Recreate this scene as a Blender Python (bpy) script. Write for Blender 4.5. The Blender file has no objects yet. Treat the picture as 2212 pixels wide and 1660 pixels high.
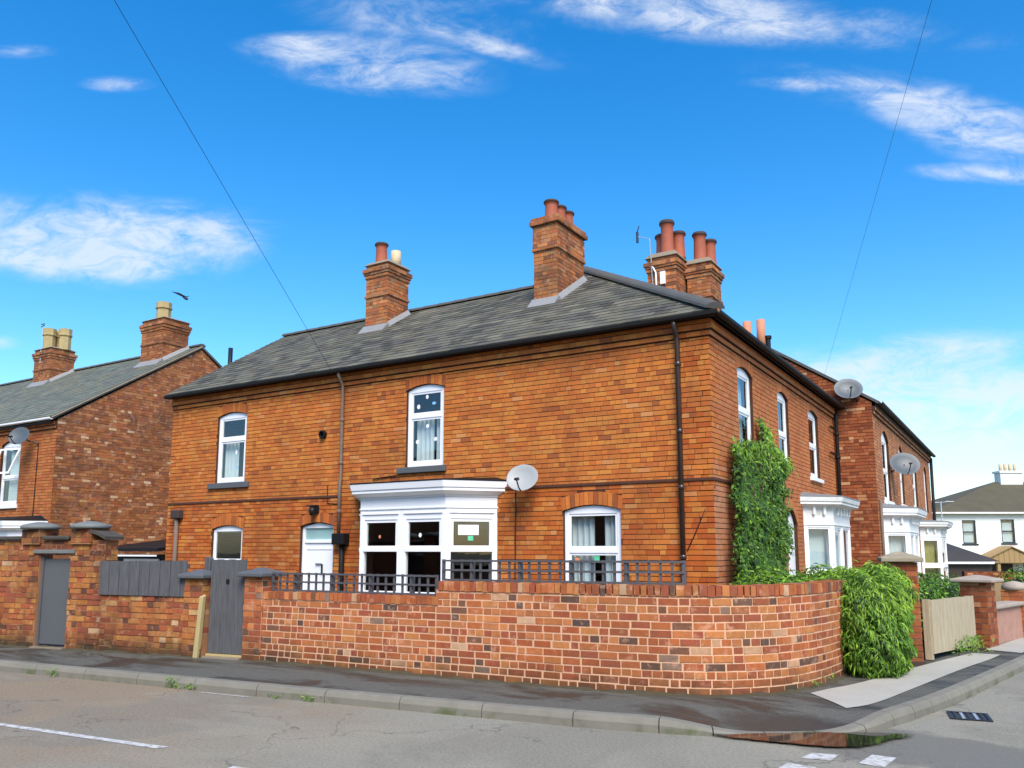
import bpy, math, random
import numpy as np
from mathutils import Vector, Matrix
random.seed(7); rng = np.random.default_rng(7)
S = bpy.context.scene
R = math.radians

# ------------------------------------------------------------------ camera, sky, sun, exposure
CAM = Vector((4.11, -12.57, 1.6))
cam_d = bpy.data.cameras.new('camera'); cam = bpy.data.objects.new('camera', cam_d)
S.collection.objects.link(cam); S.camera = cam
cam_d.sensor_width = 36; cam_d.lens = 36 * 1775 / 2212; cam_d.shift_y = 115 / 2212
cam_d.clip_end = 2000
cam.location = CAM; cam.rotation_euler = (R(90 + 7.859), 0, R(31.9))

SUN_EL, SUN_AZ = 48, 140          # azimuth clockwise from +Y: soft light from behind the camera
W = bpy.data.worlds.new('World'); S.world = W; W.use_nodes = True
def build_world():
    nt = W.node_tree; N = nt.nodes; L = nt.links; N.clear()
    out = N.new('ShaderNodeOutputWorld'); bg = N.new('ShaderNodeBackground'); L.new(bg.outputs[0], out.inputs[0])
    sky = N.new('ShaderNodeTexSky'); sky.sky_type = 'NISHITA'; sky.sun_disc = False
    sky.sun_elevation = R(SUN_EL); sky.sun_rotation = R(SUN_AZ); sky.air_density = 1.0; sky.dust_density = 0.9; sky.ozone_density = 2.0
    hs = N.new('ShaderNodeHueSaturation'); hs.inputs['Saturation'].default_value = SKY_SAT; hs.inputs['Value'].default_value = 1.0
    hs.inputs['Hue'].default_value = 0.499
    gm = N.new('ShaderNodeGamma'); gm.inputs['Gamma'].default_value = 1.06; L.new(sky.outputs[0], gm.inputs['Color']); L.new(gm.outputs[0], hs.inputs['Color'])
    def M(op, a, b=None, c=None):
        n = N.new('ShaderNodeMath'); n.operation = op
        for i, v in enumerate((a, b, c)):
            if v is None: continue
            if isinstance(v, (int, float)): n.inputs[i].default_value = v
            else: L.new(v, n.inputs[i])
        return n.outputs[0]
    tc = N.new('ShaderNodeTexCoord'); d = tc.outputs['Generated']
    def dot(vec):
        n = N.new('ShaderNodeVectorMath'); n.operation = 'DOT_PRODUCT'; L.new(d, n.inputs[0]); n.inputs[1].default_value = vec
        return n.outputs['Value']
    az, p = R(31.9), R(7.859)
    e0 = (-math.sin(az) * math.cos(p), math.cos(az) * math.cos(p), math.sin(p)); e1 = (math.cos(az), math.sin(az), 0)
    e2 = (math.sin(az) * math.sin(p), -math.cos(az) * math.sin(p), math.cos(p))
    w = dot(e0); wc = M('MAXIMUM', w, 0.12)
    u = M('DIVIDE', dot(e1), wc); v = M('DIVIDE', dot(e2), wc)
    comb = N.new('ShaderNodeCombineXYZ'); L.new(u, comb.inputs[0]); L.new(M('MULTIPLY', v, 2.3), comb.inputs[1])
    L.new(M('MULTIPLY', w, 0.6), comb.inputs[2])
    n1 = N.new('ShaderNodeTexNoise'); n1.inputs['Scale'].default_value = 6.5; n1.inputs['Detail'].default_value = 7
    n1.inputs['Roughness'].default_value = 0.66; n1.inputs['Distortion'].default_value = 0.5; L.new(comb.outputs[0], n1.inputs['Vector'])
    # cloud banks: centre (u, v), half sizes, tilt, strength  (tangent units of the sky)
    banks = [(-.55, .250, .17, .034, -.01, 1.3), (-.47, .205, .09, .020, 0, .7), (-.40, .243, .06, .014, 0, .7), (-.17, .450, .095, .022, -.12, 1.15), (-.10, .50, .13, .026, -.2, .5), (-.27, .48, .05, .01, 0, .45), (-.02, .475, .05, .008, -.3, .5),
             (.30, .505, .20, .020, -.06, .9), (.12, .535, .16, .014, 0, .5), (.50, .405, .14, .022, -.2, .62), (.58, .365, .09, .026, -.3, .75), (.36, .43, .06, .006, 0, .5), (.60, .318, .09, .008, -.06, .8), (-.48, .43, .032, .008, 0, .9), (-.60, .47, .035, .007, 0, .6), (-.63, .115, .03, .007, 0, .7),
             (.56, 0.0, .22, .05, -.04, .9), (.47, .10, .12, .018, .1, .4), (.52, .055, .28, .045, 0, .75)]
    uv = N.new('ShaderNodeCombineXYZ'); L.new(u, uv.inputs[0]); L.new(v, uv.inputs[1]); tot = None
    for (cu, cv, a, b, t, s) in banks:
        mp = N.new('ShaderNodeMapping'); mp.vector_type = 'TEXTURE'; mp.inputs['Location'].default_value = (cu, cv, 0); mp.inputs['Rotation'].default_value = (0, 0, math.atan(t)); mp.inputs['Scale'].default_value = (a * 1.9, b * 1.9, 1)
        L.new(uv.outputs[0], mp.inputs['Vector']); gr = N.new('ShaderNodeTexGradient'); gr.gradient_type = 'SPHERICAL'; L.new(mp.outputs[0], gr.inputs['Vector'])
        tot = M('MULTIPLY', gr.outputs['Fac'], s * 1.25) if tot is None else M('MULTIPLY_ADD', gr.outputs['Fac'], s * 1.25, tot)
    # the rest of the sky (behind and beside): the same kind of scattered cloud
    n2 = N.new('ShaderNodeTexNoise'); n2.inputs['Scale'].default_value = 1.7; n2.inputs['Detail'].default_value = 3; L.new(d, n2.inputs['Vector'])
    gen = M('MULTIPLY', M('SUBTRACT', n2.outputs['Fac'], 0.44), 3.0)
    side = M('SMOOTH_MIN', 1.0, M('MAXIMUM', 0.0, M('MULTIPLY', M('SUBTRACT', 0.72, w), 6.0)), 0.1)
    mx = M('ADD', M('MULTIPLY', tot, M('SUBTRACT', 1.0, side)), M('MULTIPLY', gen, side))
    nn = M('MULTIPLY', M('SUBTRACT', n1.outputs['Fac'], 0.5), 3.2)
    dens = M('MULTIPLY', M('ADD', mx, M('MULTIPLY', nn, M('ADD', 0.12, M('MINIMUM', mx, 1.0)))), 1.0)
    ramp = N.new('ShaderNodeMapRange'); ramp.interpolation_type = 'SMOOTHSTEP'; L.new(dens, ramp.inputs[0])
    ramp.inputs[1].default_value = 0.10; ramp.inputs[2].default_value = 1.25; ramp.inputs[4].default_value = 0.74
    mix = N.new('ShaderNodeMix'); mix.data_type = 'RGBA'; n3 = N.new('ShaderNodeTexNoise'); n3.inputs['Scale'].default_value = 13; n3.inputs['Detail'].default_value = 5; n3.inputs['Roughness'].default_value = .7; n3.inputs['Distortion'].default_value = .8; L.new(comb.outputs[0], n3.inputs['Vector'])
    L.new(M('MULTIPLY', ramp.outputs[0], M('MINIMUM', 1.0, M('MAXIMUM', 0.15, M('MULTIPLY_ADD', n3.outputs['Fac'], 3.2, -0.85)))), mix.inputs['Factor']); L.new(hs.outputs[0], mix.inputs['A'])
    mix.inputs['B'].default_value = (3.6, 3.85, 4.2, 1)
    L.new(mix.outputs['Result'], bg.inputs['Color']); bg.inputs['Strength'].default_value = SKY_STR
SKY_STR, SKY_SAT = 0.128, 1.41
W.cycles.sampling_method = 'MANUAL'; W.cycles.sample_map_resolution = 256
build_world()
sun_d = bpy.data.lights.new('sun', 'SUN'); sun = bpy.data.objects.new('sun', sun_d); S.collection.objects.link(sun)
sun_d.energy = 2.6; sun_d.angle = R(34); sun_d.color = (1.0, 0.93, 0.83)
sd = Vector((math.sin(R(SUN_AZ)) * math.cos(R(SUN_EL)), math.cos(R(SUN_AZ)) * math.cos(R(SUN_EL)), math.sin(R(SUN_EL))))
sun.rotation_euler = sd.to_track_quat('Z', 'Y').to_euler(); sun.location = (0, -20, 30)
S.view_settings.view_transform = 'Standard'; S.view_settings.look = 'None'; S.view_settings.exposure = 0.95; S.view_settings.gamma = 1
S.render.engine = 'CYCLES'; S.cycles.max_bounces = 6; S.cycles.diffuse_bounces = 3; S.cycles.glossy_bounces = 3; S.cycles.transmission_bounces = 4; S.cycles.transparent_max_bounces = 10; S.cycles.caustics_reflective = False; S.cycles.caustics_refractive = False; S.render.resolution_x = 1024; S.render.resolution_y = 768

# ------------------------------------------------------------------ materials
def s2l(c): return tuple(((x / 255) / 12.92 if x <= 10 else ((x / 255 + .055) / 1.055) ** 2.4) for x in c)
class NT:
    def __init__(s, name):
        s.m = bpy.data.materials.new(name); s.m.use_nodes = True; s.t = s.m.node_tree; s.N = s.t.nodes; s.L = s.t.links
        s.b = s.N['Principled BSDF']; s.pos = s.N.new('ShaderNodeNewGeometry').outputs['Position']
    def n(s, t, **k):
        o = s.N.new(t)
        for a, v in k.items(): setattr(o, a, v)
        return o
    def noise(s, scale, detail=4, rough=.55, vec=None, stretch=None, dist=0):
        o = s.N.new('ShaderNodeTexNoise'); o.inputs['Scale'].default_value = scale; o.inputs['Detail'].default_value = detail
        o.inputs['Roughness'].default_value = rough; o.inputs['Distortion'].default_value = dist
        v = vec or s.pos
        if stretch:
            mp = s.N.new('ShaderNodeMapping'); mp.inputs['Scale'].default_value = stretch; s.L.new(v, mp.inputs['Vector']); v = mp.outputs[0]
        s.L.new(v, o.inputs['Vector']); return o.outputs['Fac']
    def rng(s, v, a, b, c, d, smooth=True):
        o = s.N.new('ShaderNodeMapRange'); o.interpolation_type = 'SMOOTHSTEP' if smooth else 'LINEAR'
        s.L.new(v, o.inputs[0])
        for i, x in enumerate((a, b, c, d)): o.inputs[i + 1].default_value = x
        return o.outputs[0]
    def mix(s, fac, a, b, blend='MIX'):
        o = s.N.new('ShaderNodeMix'); o.data_type = 'RGBA'; o.blend_type = blend
        for k, v in (('Factor', fac), ('A', a), ('B', b)):
            if isinstance(v, (int, float)): o.inputs[k].default_value = v if k == 'Factor' else (v, v, v, 1)
            elif isinstance(v, tuple): o.inputs[k].default_value = (*v[:3], 1)
            else: s.L.new(v, o.inputs[k])
        return o.outputs['Result']
    def math(s, op, a, b):
        o = s.N.new('ShaderNodeMath'); o.operation = op
        for i, v in enumerate((a, b)):
            if isinstance(v, (int, float)): o.inputs[i].default_value = v
            else: s.L.new(v, o.inputs[i])
        return o.outputs[0]
    def bump(s, h, strength=.3, dist=.01):
        o = s.N.new('ShaderNodeBump'); o.inputs['Strength'].default_value = strength; o.inputs['Distance'].default_value = dist
        s.L.new(h, o.inputs['Height']); s.L.new(o.outputs[0], s.b.inputs['Normal'])
    def col(s, c):
        if isinstance(c, tuple): s.b.inputs['Base Color'].default_value = (*c[:3], 1)
        else: s.L.new(c, s.b.inputs['Base Color'])
    def rough(s, r):
        if isinstance(r, (int, float)): s.b.inputs['Roughness'].default_value = r
        else: s.L.new(r, s.b.inputs['Roughness'])
    def tint(s):
        a = s.N.new('ShaderNodeAttribute'); a.attribute_name = 'tint'; return a.outputs['Color']
MAT = {}
def simple(name, c, rough=.6, var=.12, scale=8, bump=.1, metal=0, spec=None, stretch=None):
    t = NT(name); nz = t.noise(scale, 5, .6, stretch=stretch)
    t.col(t.mix(1.0, c, t.mix(nz, (1 - var,) * 3, (1 + var * .6,) * 3), 'MULTIPLY')); t.rough(rough)
    if bump: t.bump(t.noise(scale * 9, 3), bump, .004)
    t.b.inputs['Metallic'].default_value = metal
    if spec is not None: t.b.inputs['Specular IOR Level'].default_value = spec
    MAT[name] = t.m; return t.m
def brickmat(name, stain=.35, stain_col=(.10, .045, .02), pale=(.75, .5, .35), pale_amt=.15, mott=.25, low=0):
    t = NT(name); c = t.tint()
    c = t.mix(1.0, c, t.mix(t.noise(16, 3, .65), (1 - mott,) * 3, (1 + mott * .7,) * 3), 'MULTIPLY')
    st = t.rng(t.noise(.55, 4, .62, stretch=(1, 1, 1.6)), .44, .68, 0, stain); c = t.mix(st, c, stain_col)
    sk = t.rng(t.noise(2.2, 3, .7, stretch=(1, 1, .22)), .50, .70, 0, stain * .75); c = t.mix(sk, c, stain_col)
    pl = t.rng(t.noise(7.0, 3, .7), .54, .72, 0, pale_amt); c = t.mix(pl, c, pale)
    t.col(c); t.rough(.92); t.b.inputs['Specular IOR Level'].default_value = .2
    sp = t.n('ShaderNodeSeparateXYZ'); t.L.new(t.pos, sp.inputs[0])
    if low:                             # splash dirt and moss in the lowest courses
        dz = t.math('ADD', sp.outputs[2], t.math('MULTIPLY', t.noise(2.5, 4, .7), -.55)); c = t.mix(t.rng(dz, -.22, .16, low, 0), c, (.045, .038, .02)); t.col(c)
    t.bump(t.noise(60, 3, .7), .5, .006); MAT[name] = t.m
brickmat('brick_orange', .36, (.19, .060, .022), pale=(.66, .36, .20), pale_amt=.08, mott=.2); brickmat('brick_gable', .5, (.11, .055, .03), pale_amt=.3, mott=.4)
brickmat('brick_front', .35, (.22, .085, .045), pale=(.72, .42, .30), pale_amt=.12); brickmat('brick_garden', .3, (.12, .06, .035), pale=(.72, .40, .25), pale_amt=.4, mott=.35, low=.75)
brickmat('brick_old', .7, (.085, .035, .022), pale=(.62, .36, .18), pale_amt=.45, mott=.45, low=.9); brickmat('brick_chimney', .55, (.10, .05, .028), pale=(.6, .45, .3), pale_amt=.3, mott=.4)
brickmat('brick_dark', .4, (.07, .022, .012), pale_amt=.12)
def mortarmat(name, c, var=.3):
    t = NT(name); nz = t.noise(5, 6, .65)
    c2 = t.mix(1.0, c, t.mix(nz, (1 - var,) * 3, (1 + var * .6,) * 3), 'MULTIPLY'); t.col(c2); t.rough(.95); t.bump(t.noise(80, 4), .5, .005); MAT[name] = t.m
mortarmat('mortar_dark', (.06, .022, .010)); mortarmat('mortar_pale', (.68, .40, .24), .25); mortarmat('mortar_old', (.36, .17, .075), .5); mortarmat('mortar_grey', (.25, .16, .10))
# plain masonry for faces turned away from the street
t = NT('brick_plain'); bt = t.n('ShaderNodeTexBrick'); bt.inputs['Scale'].default_value = 1; bt.inputs['Brick Width'].default_value = .235; bt.inputs['Row Height'].default_value = .084
bt.inputs['Mortar Size'].default_value = .006; bt.inputs['Color1'].default_value = (.42, .15, .05, 1); bt.inputs['Color2'].default_value = (.36, .12, .045, 1); bt.inputs['Mortar'].default_value = (.2, .1, .05, 1)
cx = t.n('ShaderNodeSeparateXYZ'); t.L.new(t.pos, cx.inputs[0]); cb = t.n('ShaderNodeCombineXYZ'); t.L.new(t.math('ADD', cx.outputs[0], cx.outputs[1]), cb.inputs[0]); t.L.new(cx.outputs[2], cb.inputs[1])
t.L.new(cb.outputs[0], bt.inputs['Vector']); t.col(bt.outputs['Color']); t.rough(.9); MAT['brick_plain'] = t.m
# slates
t = NT('slate'); c = t.tint(); c = t.mix(1.0, c, t.mix(t.noise(9, 6, .7), (.72,) * 3, (1.22,) * 3), 'MULTIPLY')
c = t.mix(t.rng(t.noise(.7, 4, .6), .48, .72, 0, .5), c, (.20, .185, .135)); c = t.mix(t.rng(t.noise(1.1, 5, .7), .5, .66, 0, .55), c, (.15, .125, .08)); c = t.mix(t.rng(t.noise(1.6, 4, .7, stretch=(1, .4, .4)), .58, .75, 0, .45), c, (.06, .062, .052))
t.col(c); t.rough(.75); t.b.inputs['Specular IOR Level'].default_value = .2; t.bump(t.noise(45, 3), .3, .004); MAT['slate'] = t.m
simple('slate_plain', (.085, .082, .072), .7, .3, 3); simple('roof_far', (.085, .072, .04), .85, .35, 1.2)
simple('roof_dark', (.035, .032, .03), .8, .3, 2); simple('slate_neighbour', (.135, .145, .12), .75, .3, 1.2, stretch=(.5, 1, 3))
simple('upvc', (.86, .86, .86), .35, .04, 3, 0); simple('white_paint', (.82, .82, .81), .5, .1, 4, .06)
t = NT('old_white_paint'); c = t.mix(t.rng(t.noise(3, 6, .7), .5, .75, 0, .5), (.74, .75, .72), (.45, .42, .34)); t.col(c); t.rough(.7); t.bump(t.noise(25, 4), .4, .01); MAT['old_white_paint'] = t.m
simple('grey_paint', (.095, .10, .105), .6, .14, 3, .1); simple('grey_wood', (.10, .10, .103), .8, .75, 7, .2, stretch=(6, 6, .6)); simple('trellis_grey', (.075, .072, .078), .7, .15, 9)
simple('black_plastic', (.009, .008, .008), .6, .2, 5, 0, spec=.25); simple('brown_pipe', (.045, .03, .028), .22, .3, 3, .1); simple('rust_pipe', (.17, .12, .09), .8, .4, 6)
simple('terracotta', (.34, .085, .04), .75, .35, 5, .2); simple('terracotta_pale', (.52, .22, .12), .8, .25, 5, .2); simple('buff_pot', (.40, .31, .14), .8, .3, 6, .2); simple('cream_pot', (.55, .44, .27), .75, .2, 6)
simple('dark_rim', (.05, .032, .028), .8, .3, 9); simple('lead', (.20, .205, .21), .55, .25, 3, .15); simple('lead_pale', (.24, .24, .235), .6, .2, 4, .2); simple('cement', (.25, .20, .14), .9, .35, 5, .4)
simple('stone_cap', (.30, .25, .17), .9, .4, 7, .5); simple('cap_dark', (.06, .052, .042), .9, .4, 6, .4); simple('cap_grey', (.15, .165, .155), .7, .25, 6, .2); simple('pine', (.46, .38, .25), .75, .6, 5, .2, stretch=(9, 9, .7)); simple('post_wood', (.46, .36, .16), .75, .25, 5, .2, stretch=(8, 8, .6))
simple('cedar', (.34, .22, .09), .75, .25, 5, .2, stretch=(8, 8, 1)); simple('dish_grey', (.33, .34, .33), .5, .1, 6, 0); simple('dish_dark', (.075, .09, .10), .45, .1, 6, 0); simple('metal_dark', (.025, .025, .027), .45, .2, 9, 0, .6)
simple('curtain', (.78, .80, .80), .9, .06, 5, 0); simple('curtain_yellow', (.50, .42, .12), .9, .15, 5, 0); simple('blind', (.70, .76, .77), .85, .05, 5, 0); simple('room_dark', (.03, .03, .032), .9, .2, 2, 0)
simple('paper', (.85, .86, .84), .8, .05, 9, 0); simple('sticker_green', (.10, .55, .30), .6, .05, 9, 0); simple('sticker_red', (.75, .25, .12), .6, .05, 9, 0); simple('sticker_blue', (.25, .5, .85), .6, .05, 9, 0)
simple('render_white', (.80, .81, .74), .85, .12, 1.0, .15); simple('black_frame', (.015, .02, .025), .5, .2, 4, 0); simple('stucco_pink', (.40, .22, .16), .95, .4, 7, .6); simple('coping_stone', (.36, .30, .24), .9, .3, 6, .4)
simple('bark', (.10, .07, .045), .95, .4, 9, .5); simple('aluminium', (.6, .6, .6), .4, .1, 5, 0, .7); simple('feather', (.03, .03, .032), .8, .2, 20, 0); simple('garden_soil', (.09, .075, .045), .95, .4, 3, .5)
simple('brown_door', (.035, .02, .012), .6, .2, 4); simple('glass_teal_film', (.28, .45, .44), .25, .06, 4, 0); simple('string_shaded_brick', (.085, .028, .012), .9, .35, 5, .4)
# glass: clear, mirror-like by Fresnel
t = NT('glass'); fr = t.n('ShaderNodeFresnel'); fr.inputs[0].default_value = 1.85; gl = t.n('ShaderNodeBsdfGlossy'); gl.inputs['Roughness'].default_value = .015; gl.inputs['Color'].default_value = (.95, .97, 1, 1)
tr = t.n('ShaderNodeBsdfTransparent'); tr.inputs['Color'].default_value = (.86, .90, .90, 1); ms = t.n('ShaderNodeMixShader'); gb = t.n('ShaderNodeNewGeometry'); fz_ = t.math('MULTIPLY', fr.outputs[0], t.math('SUBTRACT', 1.0, gb.outputs['Backfacing'])); t.L.new(fz_, ms.inputs[0]); t.L.new(tr.outputs[0], ms.inputs[1]); t.L.new(gl.outputs[0], ms.inputs[2])
bp = t.n('ShaderNodeBump'); bp.inputs['Strength'].default_value = .04; bp.inputs['Distance'].default_value = .02; t.L.new(t.noise(3, 2), bp.inputs['Height']); t.L.new(bp.outputs[0], gl.inputs['Normal'])
t.L.new(ms.outputs[0], t.N['Material Output'].inputs['Surface']); MAT['glass'] = t.m
# leaves
def leafmat(name):
    t = NT(name); c = t.tint(); c = t.mix(1.0, c, t.mix(t.noise(5, 4, .6), (.7,) * 3, (1.25,) * 3), 'MULTIPLY'); t.col(c); t.rough(.5)
    trn = t.n('ShaderNodeBsdfTranslucent'); t.L.new(c, trn.inputs['Color']); mx = t.n('ShaderNodeMixShader'); mx.inputs[0].default_value = .3
    t.L.new(t.b.outputs[0], mx.inputs[1]); t.L.new(trn.outputs[0], mx.inputs[2]); t.L.new(mx.outputs[0], t.N['Material Output'].inputs['Surface']); MAT[name] = t.m
leafmat('leaf')
# road, pavement
t = NT('asphalt_road'); sx = t.n('ShaderNodeSeparateXYZ'); t.L.new(t.pos, sx.inputs[0])
big = t.noise(.35, 5, .6, dist=.6); side = t.rng(t.math('ADD', t.math('MULTIPLY', sx.outputs[0], .35), t.math('MULTIPLY', t.noise(.9, 4, .6), 2.4)), -.6, 1.3, 0, 1)
c = t.mix(side, (.25, .192, .128), (.255, .24, .19)); c = t.mix(t.rng(big, .47, .56, 0, .5), c, (.19, .175, .14)); c = t.mix(t.rng(t.noise(.8, 6, .65, stretch=(.4, 1, 1)), .53, .60, 0, .35), c, (.30, .265, .20))
c = t.mix(1.0, c, t.mix(t.rng(t.noise(170, 2, .5), .3, .7, 0, 1), (.70,) * 3, (1.25,) * 3), 'MULTIPLY')
c = t.mix(1.0, c, t.mix(t.rng(t.noise(38, 3, .7), .3, .7, 0, 1), (.80,) * 3, (1.18,) * 3), 'MULTIPLY')
vo = t.n('ShaderNodeTexVoronoi'); vo.feature = 'DISTANCE_TO_EDGE'; vo.inputs['Scale'].default_value = .42; vw = t.n('ShaderNodeVectorMath'); vw.operation = 'ADD'; nv = t.n('ShaderNodeTexNoise'); nv.inputs['Scale'].default_value = 2.2; nv.inputs['Detail'].default_value = 4; t.L.new(t.pos, nv.inputs['Vector']); t.L.new(t.pos, vw.inputs[0]); t.L.new(nv.outputs['Color'], vw.inputs[1]); t.L.new(vw.outputs[0], vo.inputs['Vector'])
crk = t.math('MULTIPLY', t.rng(vo.outputs['Distance'], .0, .009, .55, 0), t.rng(t.noise(.5, 3), .42, .55, 0, 1)); c = t.mix(crk, c, (.07, .065, .055))
dx = t.math('SUBTRACT', sx.outputs[0], 3.1); dy = t.math('MULTIPLY', t.math('ADD', sx.outputs[1], 4.9), 1.9); dd = t.math('ADD', t.math('SQRT', t.math('ADD', t.math('MULTIPLY', dx, dx), t.math('MULTIPLY', dy, dy)), 0), t.math('MULTIPLY', t.noise(1.6, 4, .6), 1.4))
wetr = t.rng(dd, 1.75, 2.1, .6, 0); c = t.mix(wetr, c, (.10, .097, .088)); t.col(c)
t.rough(t.rng(t.noise(.6, 4, .6), .4, .65, .65, .9)); t.b.inputs['Specular IOR Level'].default_value = .2; t.bump(t.noise(150, 3, .6), .6, .006); MAT['asphalt_road'] = t.m
t = NT('asphalt_path'); wet = t.rng(t.noise(1.1, 5, .65, stretch=(.5, 1.3, 1), dist=.8), .46, .62, 0, 1)
sx = t.n('ShaderNodeSeparateXYZ'); t.L.new(t.pos, sx.inputs[0]); dx = t.math('SUBTRACT', sx.outputs[0], 2.3); dy = t.math('ADD', sx.outputs[1], 4.75); dd = t.math('ADD', t.math('SQRT', t.math('ADD', t.math('MULTIPLY', dx, dx), t.math('MULTIPLY', t.math('MULTIPLY', dy, dy), 3.0)), 0), t.math('MULTIPLY', t.noise(2.2, 4, .6), .8))
wet = t.math('MAXIMUM', wet, t.rng(dd, .9, 1.35, .9, 0)); c = t.mix(wet, (.098, .096, .080), (.038, .037, .031))
c = t.mix(1.0, c, t.mix(t.rng(t.noise(42, 3, .7), .3, .7, 0, 1), (.78,) * 3, (1.2,) * 3), 'MULTIPLY'); c = t.mix(t.rng(t.noise(2.5, 5, .7), .6, .75, 0, .5), c, (.115, .108, .095))
c = t.mix(1.0, c, t.mix(t.rng(t.noise(190, 2), .3, .7, 0, 1), (.75,) * 3, (1.25,) * 3), 'MULTIPLY'); t.col(c); t.rough(t.mix(wet, .85, .42)); t.b.inputs['Specular IOR Level'].default_value = .3; t.bump(t.noise(170, 3), .35, .004); MAT['asphalt_path'] = t.m
t = NT('concrete_path'); c = t.mix(t.noise(2.5, 6, .65), (.44, .42, .36), (.31, .295, .25)); c = t.mix(1.0, c, t.mix(t.noise(120, 2), (.85,) * 3, (1.1,) * 3), 'MULTIPLY'); t.col(c); t.rough(.85); t.bump(t.noise(120, 3), .3, .003); MAT['concrete_path'] = t.m
t = NT('kerb_concrete'); c = t.mix(t.noise(3, 4, .65), (.25, .235, .19), (.13, .122, .098)); sx = t.n('ShaderNodeSeparateXYZ'); t.L.new(t.pos, sx.inputs[0])
moss = t.math('MULTIPLY', t.rng(t.noise(1.5, 5, .7), .5, .66, 0, 1), t.rng(sx.outputs[2], .02, .09, .85, 0)); c = t.mix(moss, c, (.085, .11, .035))
t.col(c); t.rough(.9); t.b.inputs['Specular IOR Level'].default_value = .2; t.bump(t.noise(60, 4), .5, .006); MAT['kerb_concrete'] = t.m
t = NT('road_paint'); c = t.mix(t.rng(t.noise(14, 5, .75), .46, .62, 0, .9), (.52, .51, .48), (.24, .225, .20)); t.col(c); t.rough(.75); MAT['road_paint'] = t.m
t = NT('puddle_water'); t.col((.018, .018, .015)); t.rough(.05); t.b.inputs['IOR'].default_value = 1.33; t.b.inputs['Specular IOR Level'].default_value = .9; t.bump(t.noise(9, 3), .03, .01)
at = t.N.new('ShaderNodeAttribute'); at.attribute_name = 'depth'; edge = t.rng(t.math('ADD', at.outputs['Fac'], t.math('MULTIPLY', t.math('SUBTRACT', t.noise(9, 4, .7), .5), .9)), .15, .7, 0, 1)      # shallow margin: the tarmac shows through
tp = t.n('ShaderNodeBsdfTransparent'); mxs = t.n('ShaderNodeMixShader'); t.L.new(edge, mxs.inputs[0]); t.L.new(tp.outputs[0], mxs.inputs[1]); t.L.new(t.b.outputs[0], mxs.inputs[2]); t.L.new(mxs.outputs[0], t.N['Material Output'].inputs['Surface']); MAT['puddle_water'] = t.m
t = NT('moss_dirt'); c = t.mix(t.noise(14, 6, .7), (.03, .032, .014), (.09, .065, .035)); t.col(c); t.rough(.95); t.bump(t.noise(50, 5), .8, .015); MAT['moss_dirt'] = t.m
t = NT('grass_ground'); c = t.mix(t.noise(.8, 6, .65), (.07, .09, .035), (.14, .12, .07)); t.col(c); t.rough(.95); t.bump(t.noise(20, 4), .6, .03); MAT['grass_ground'] = t.m

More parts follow.
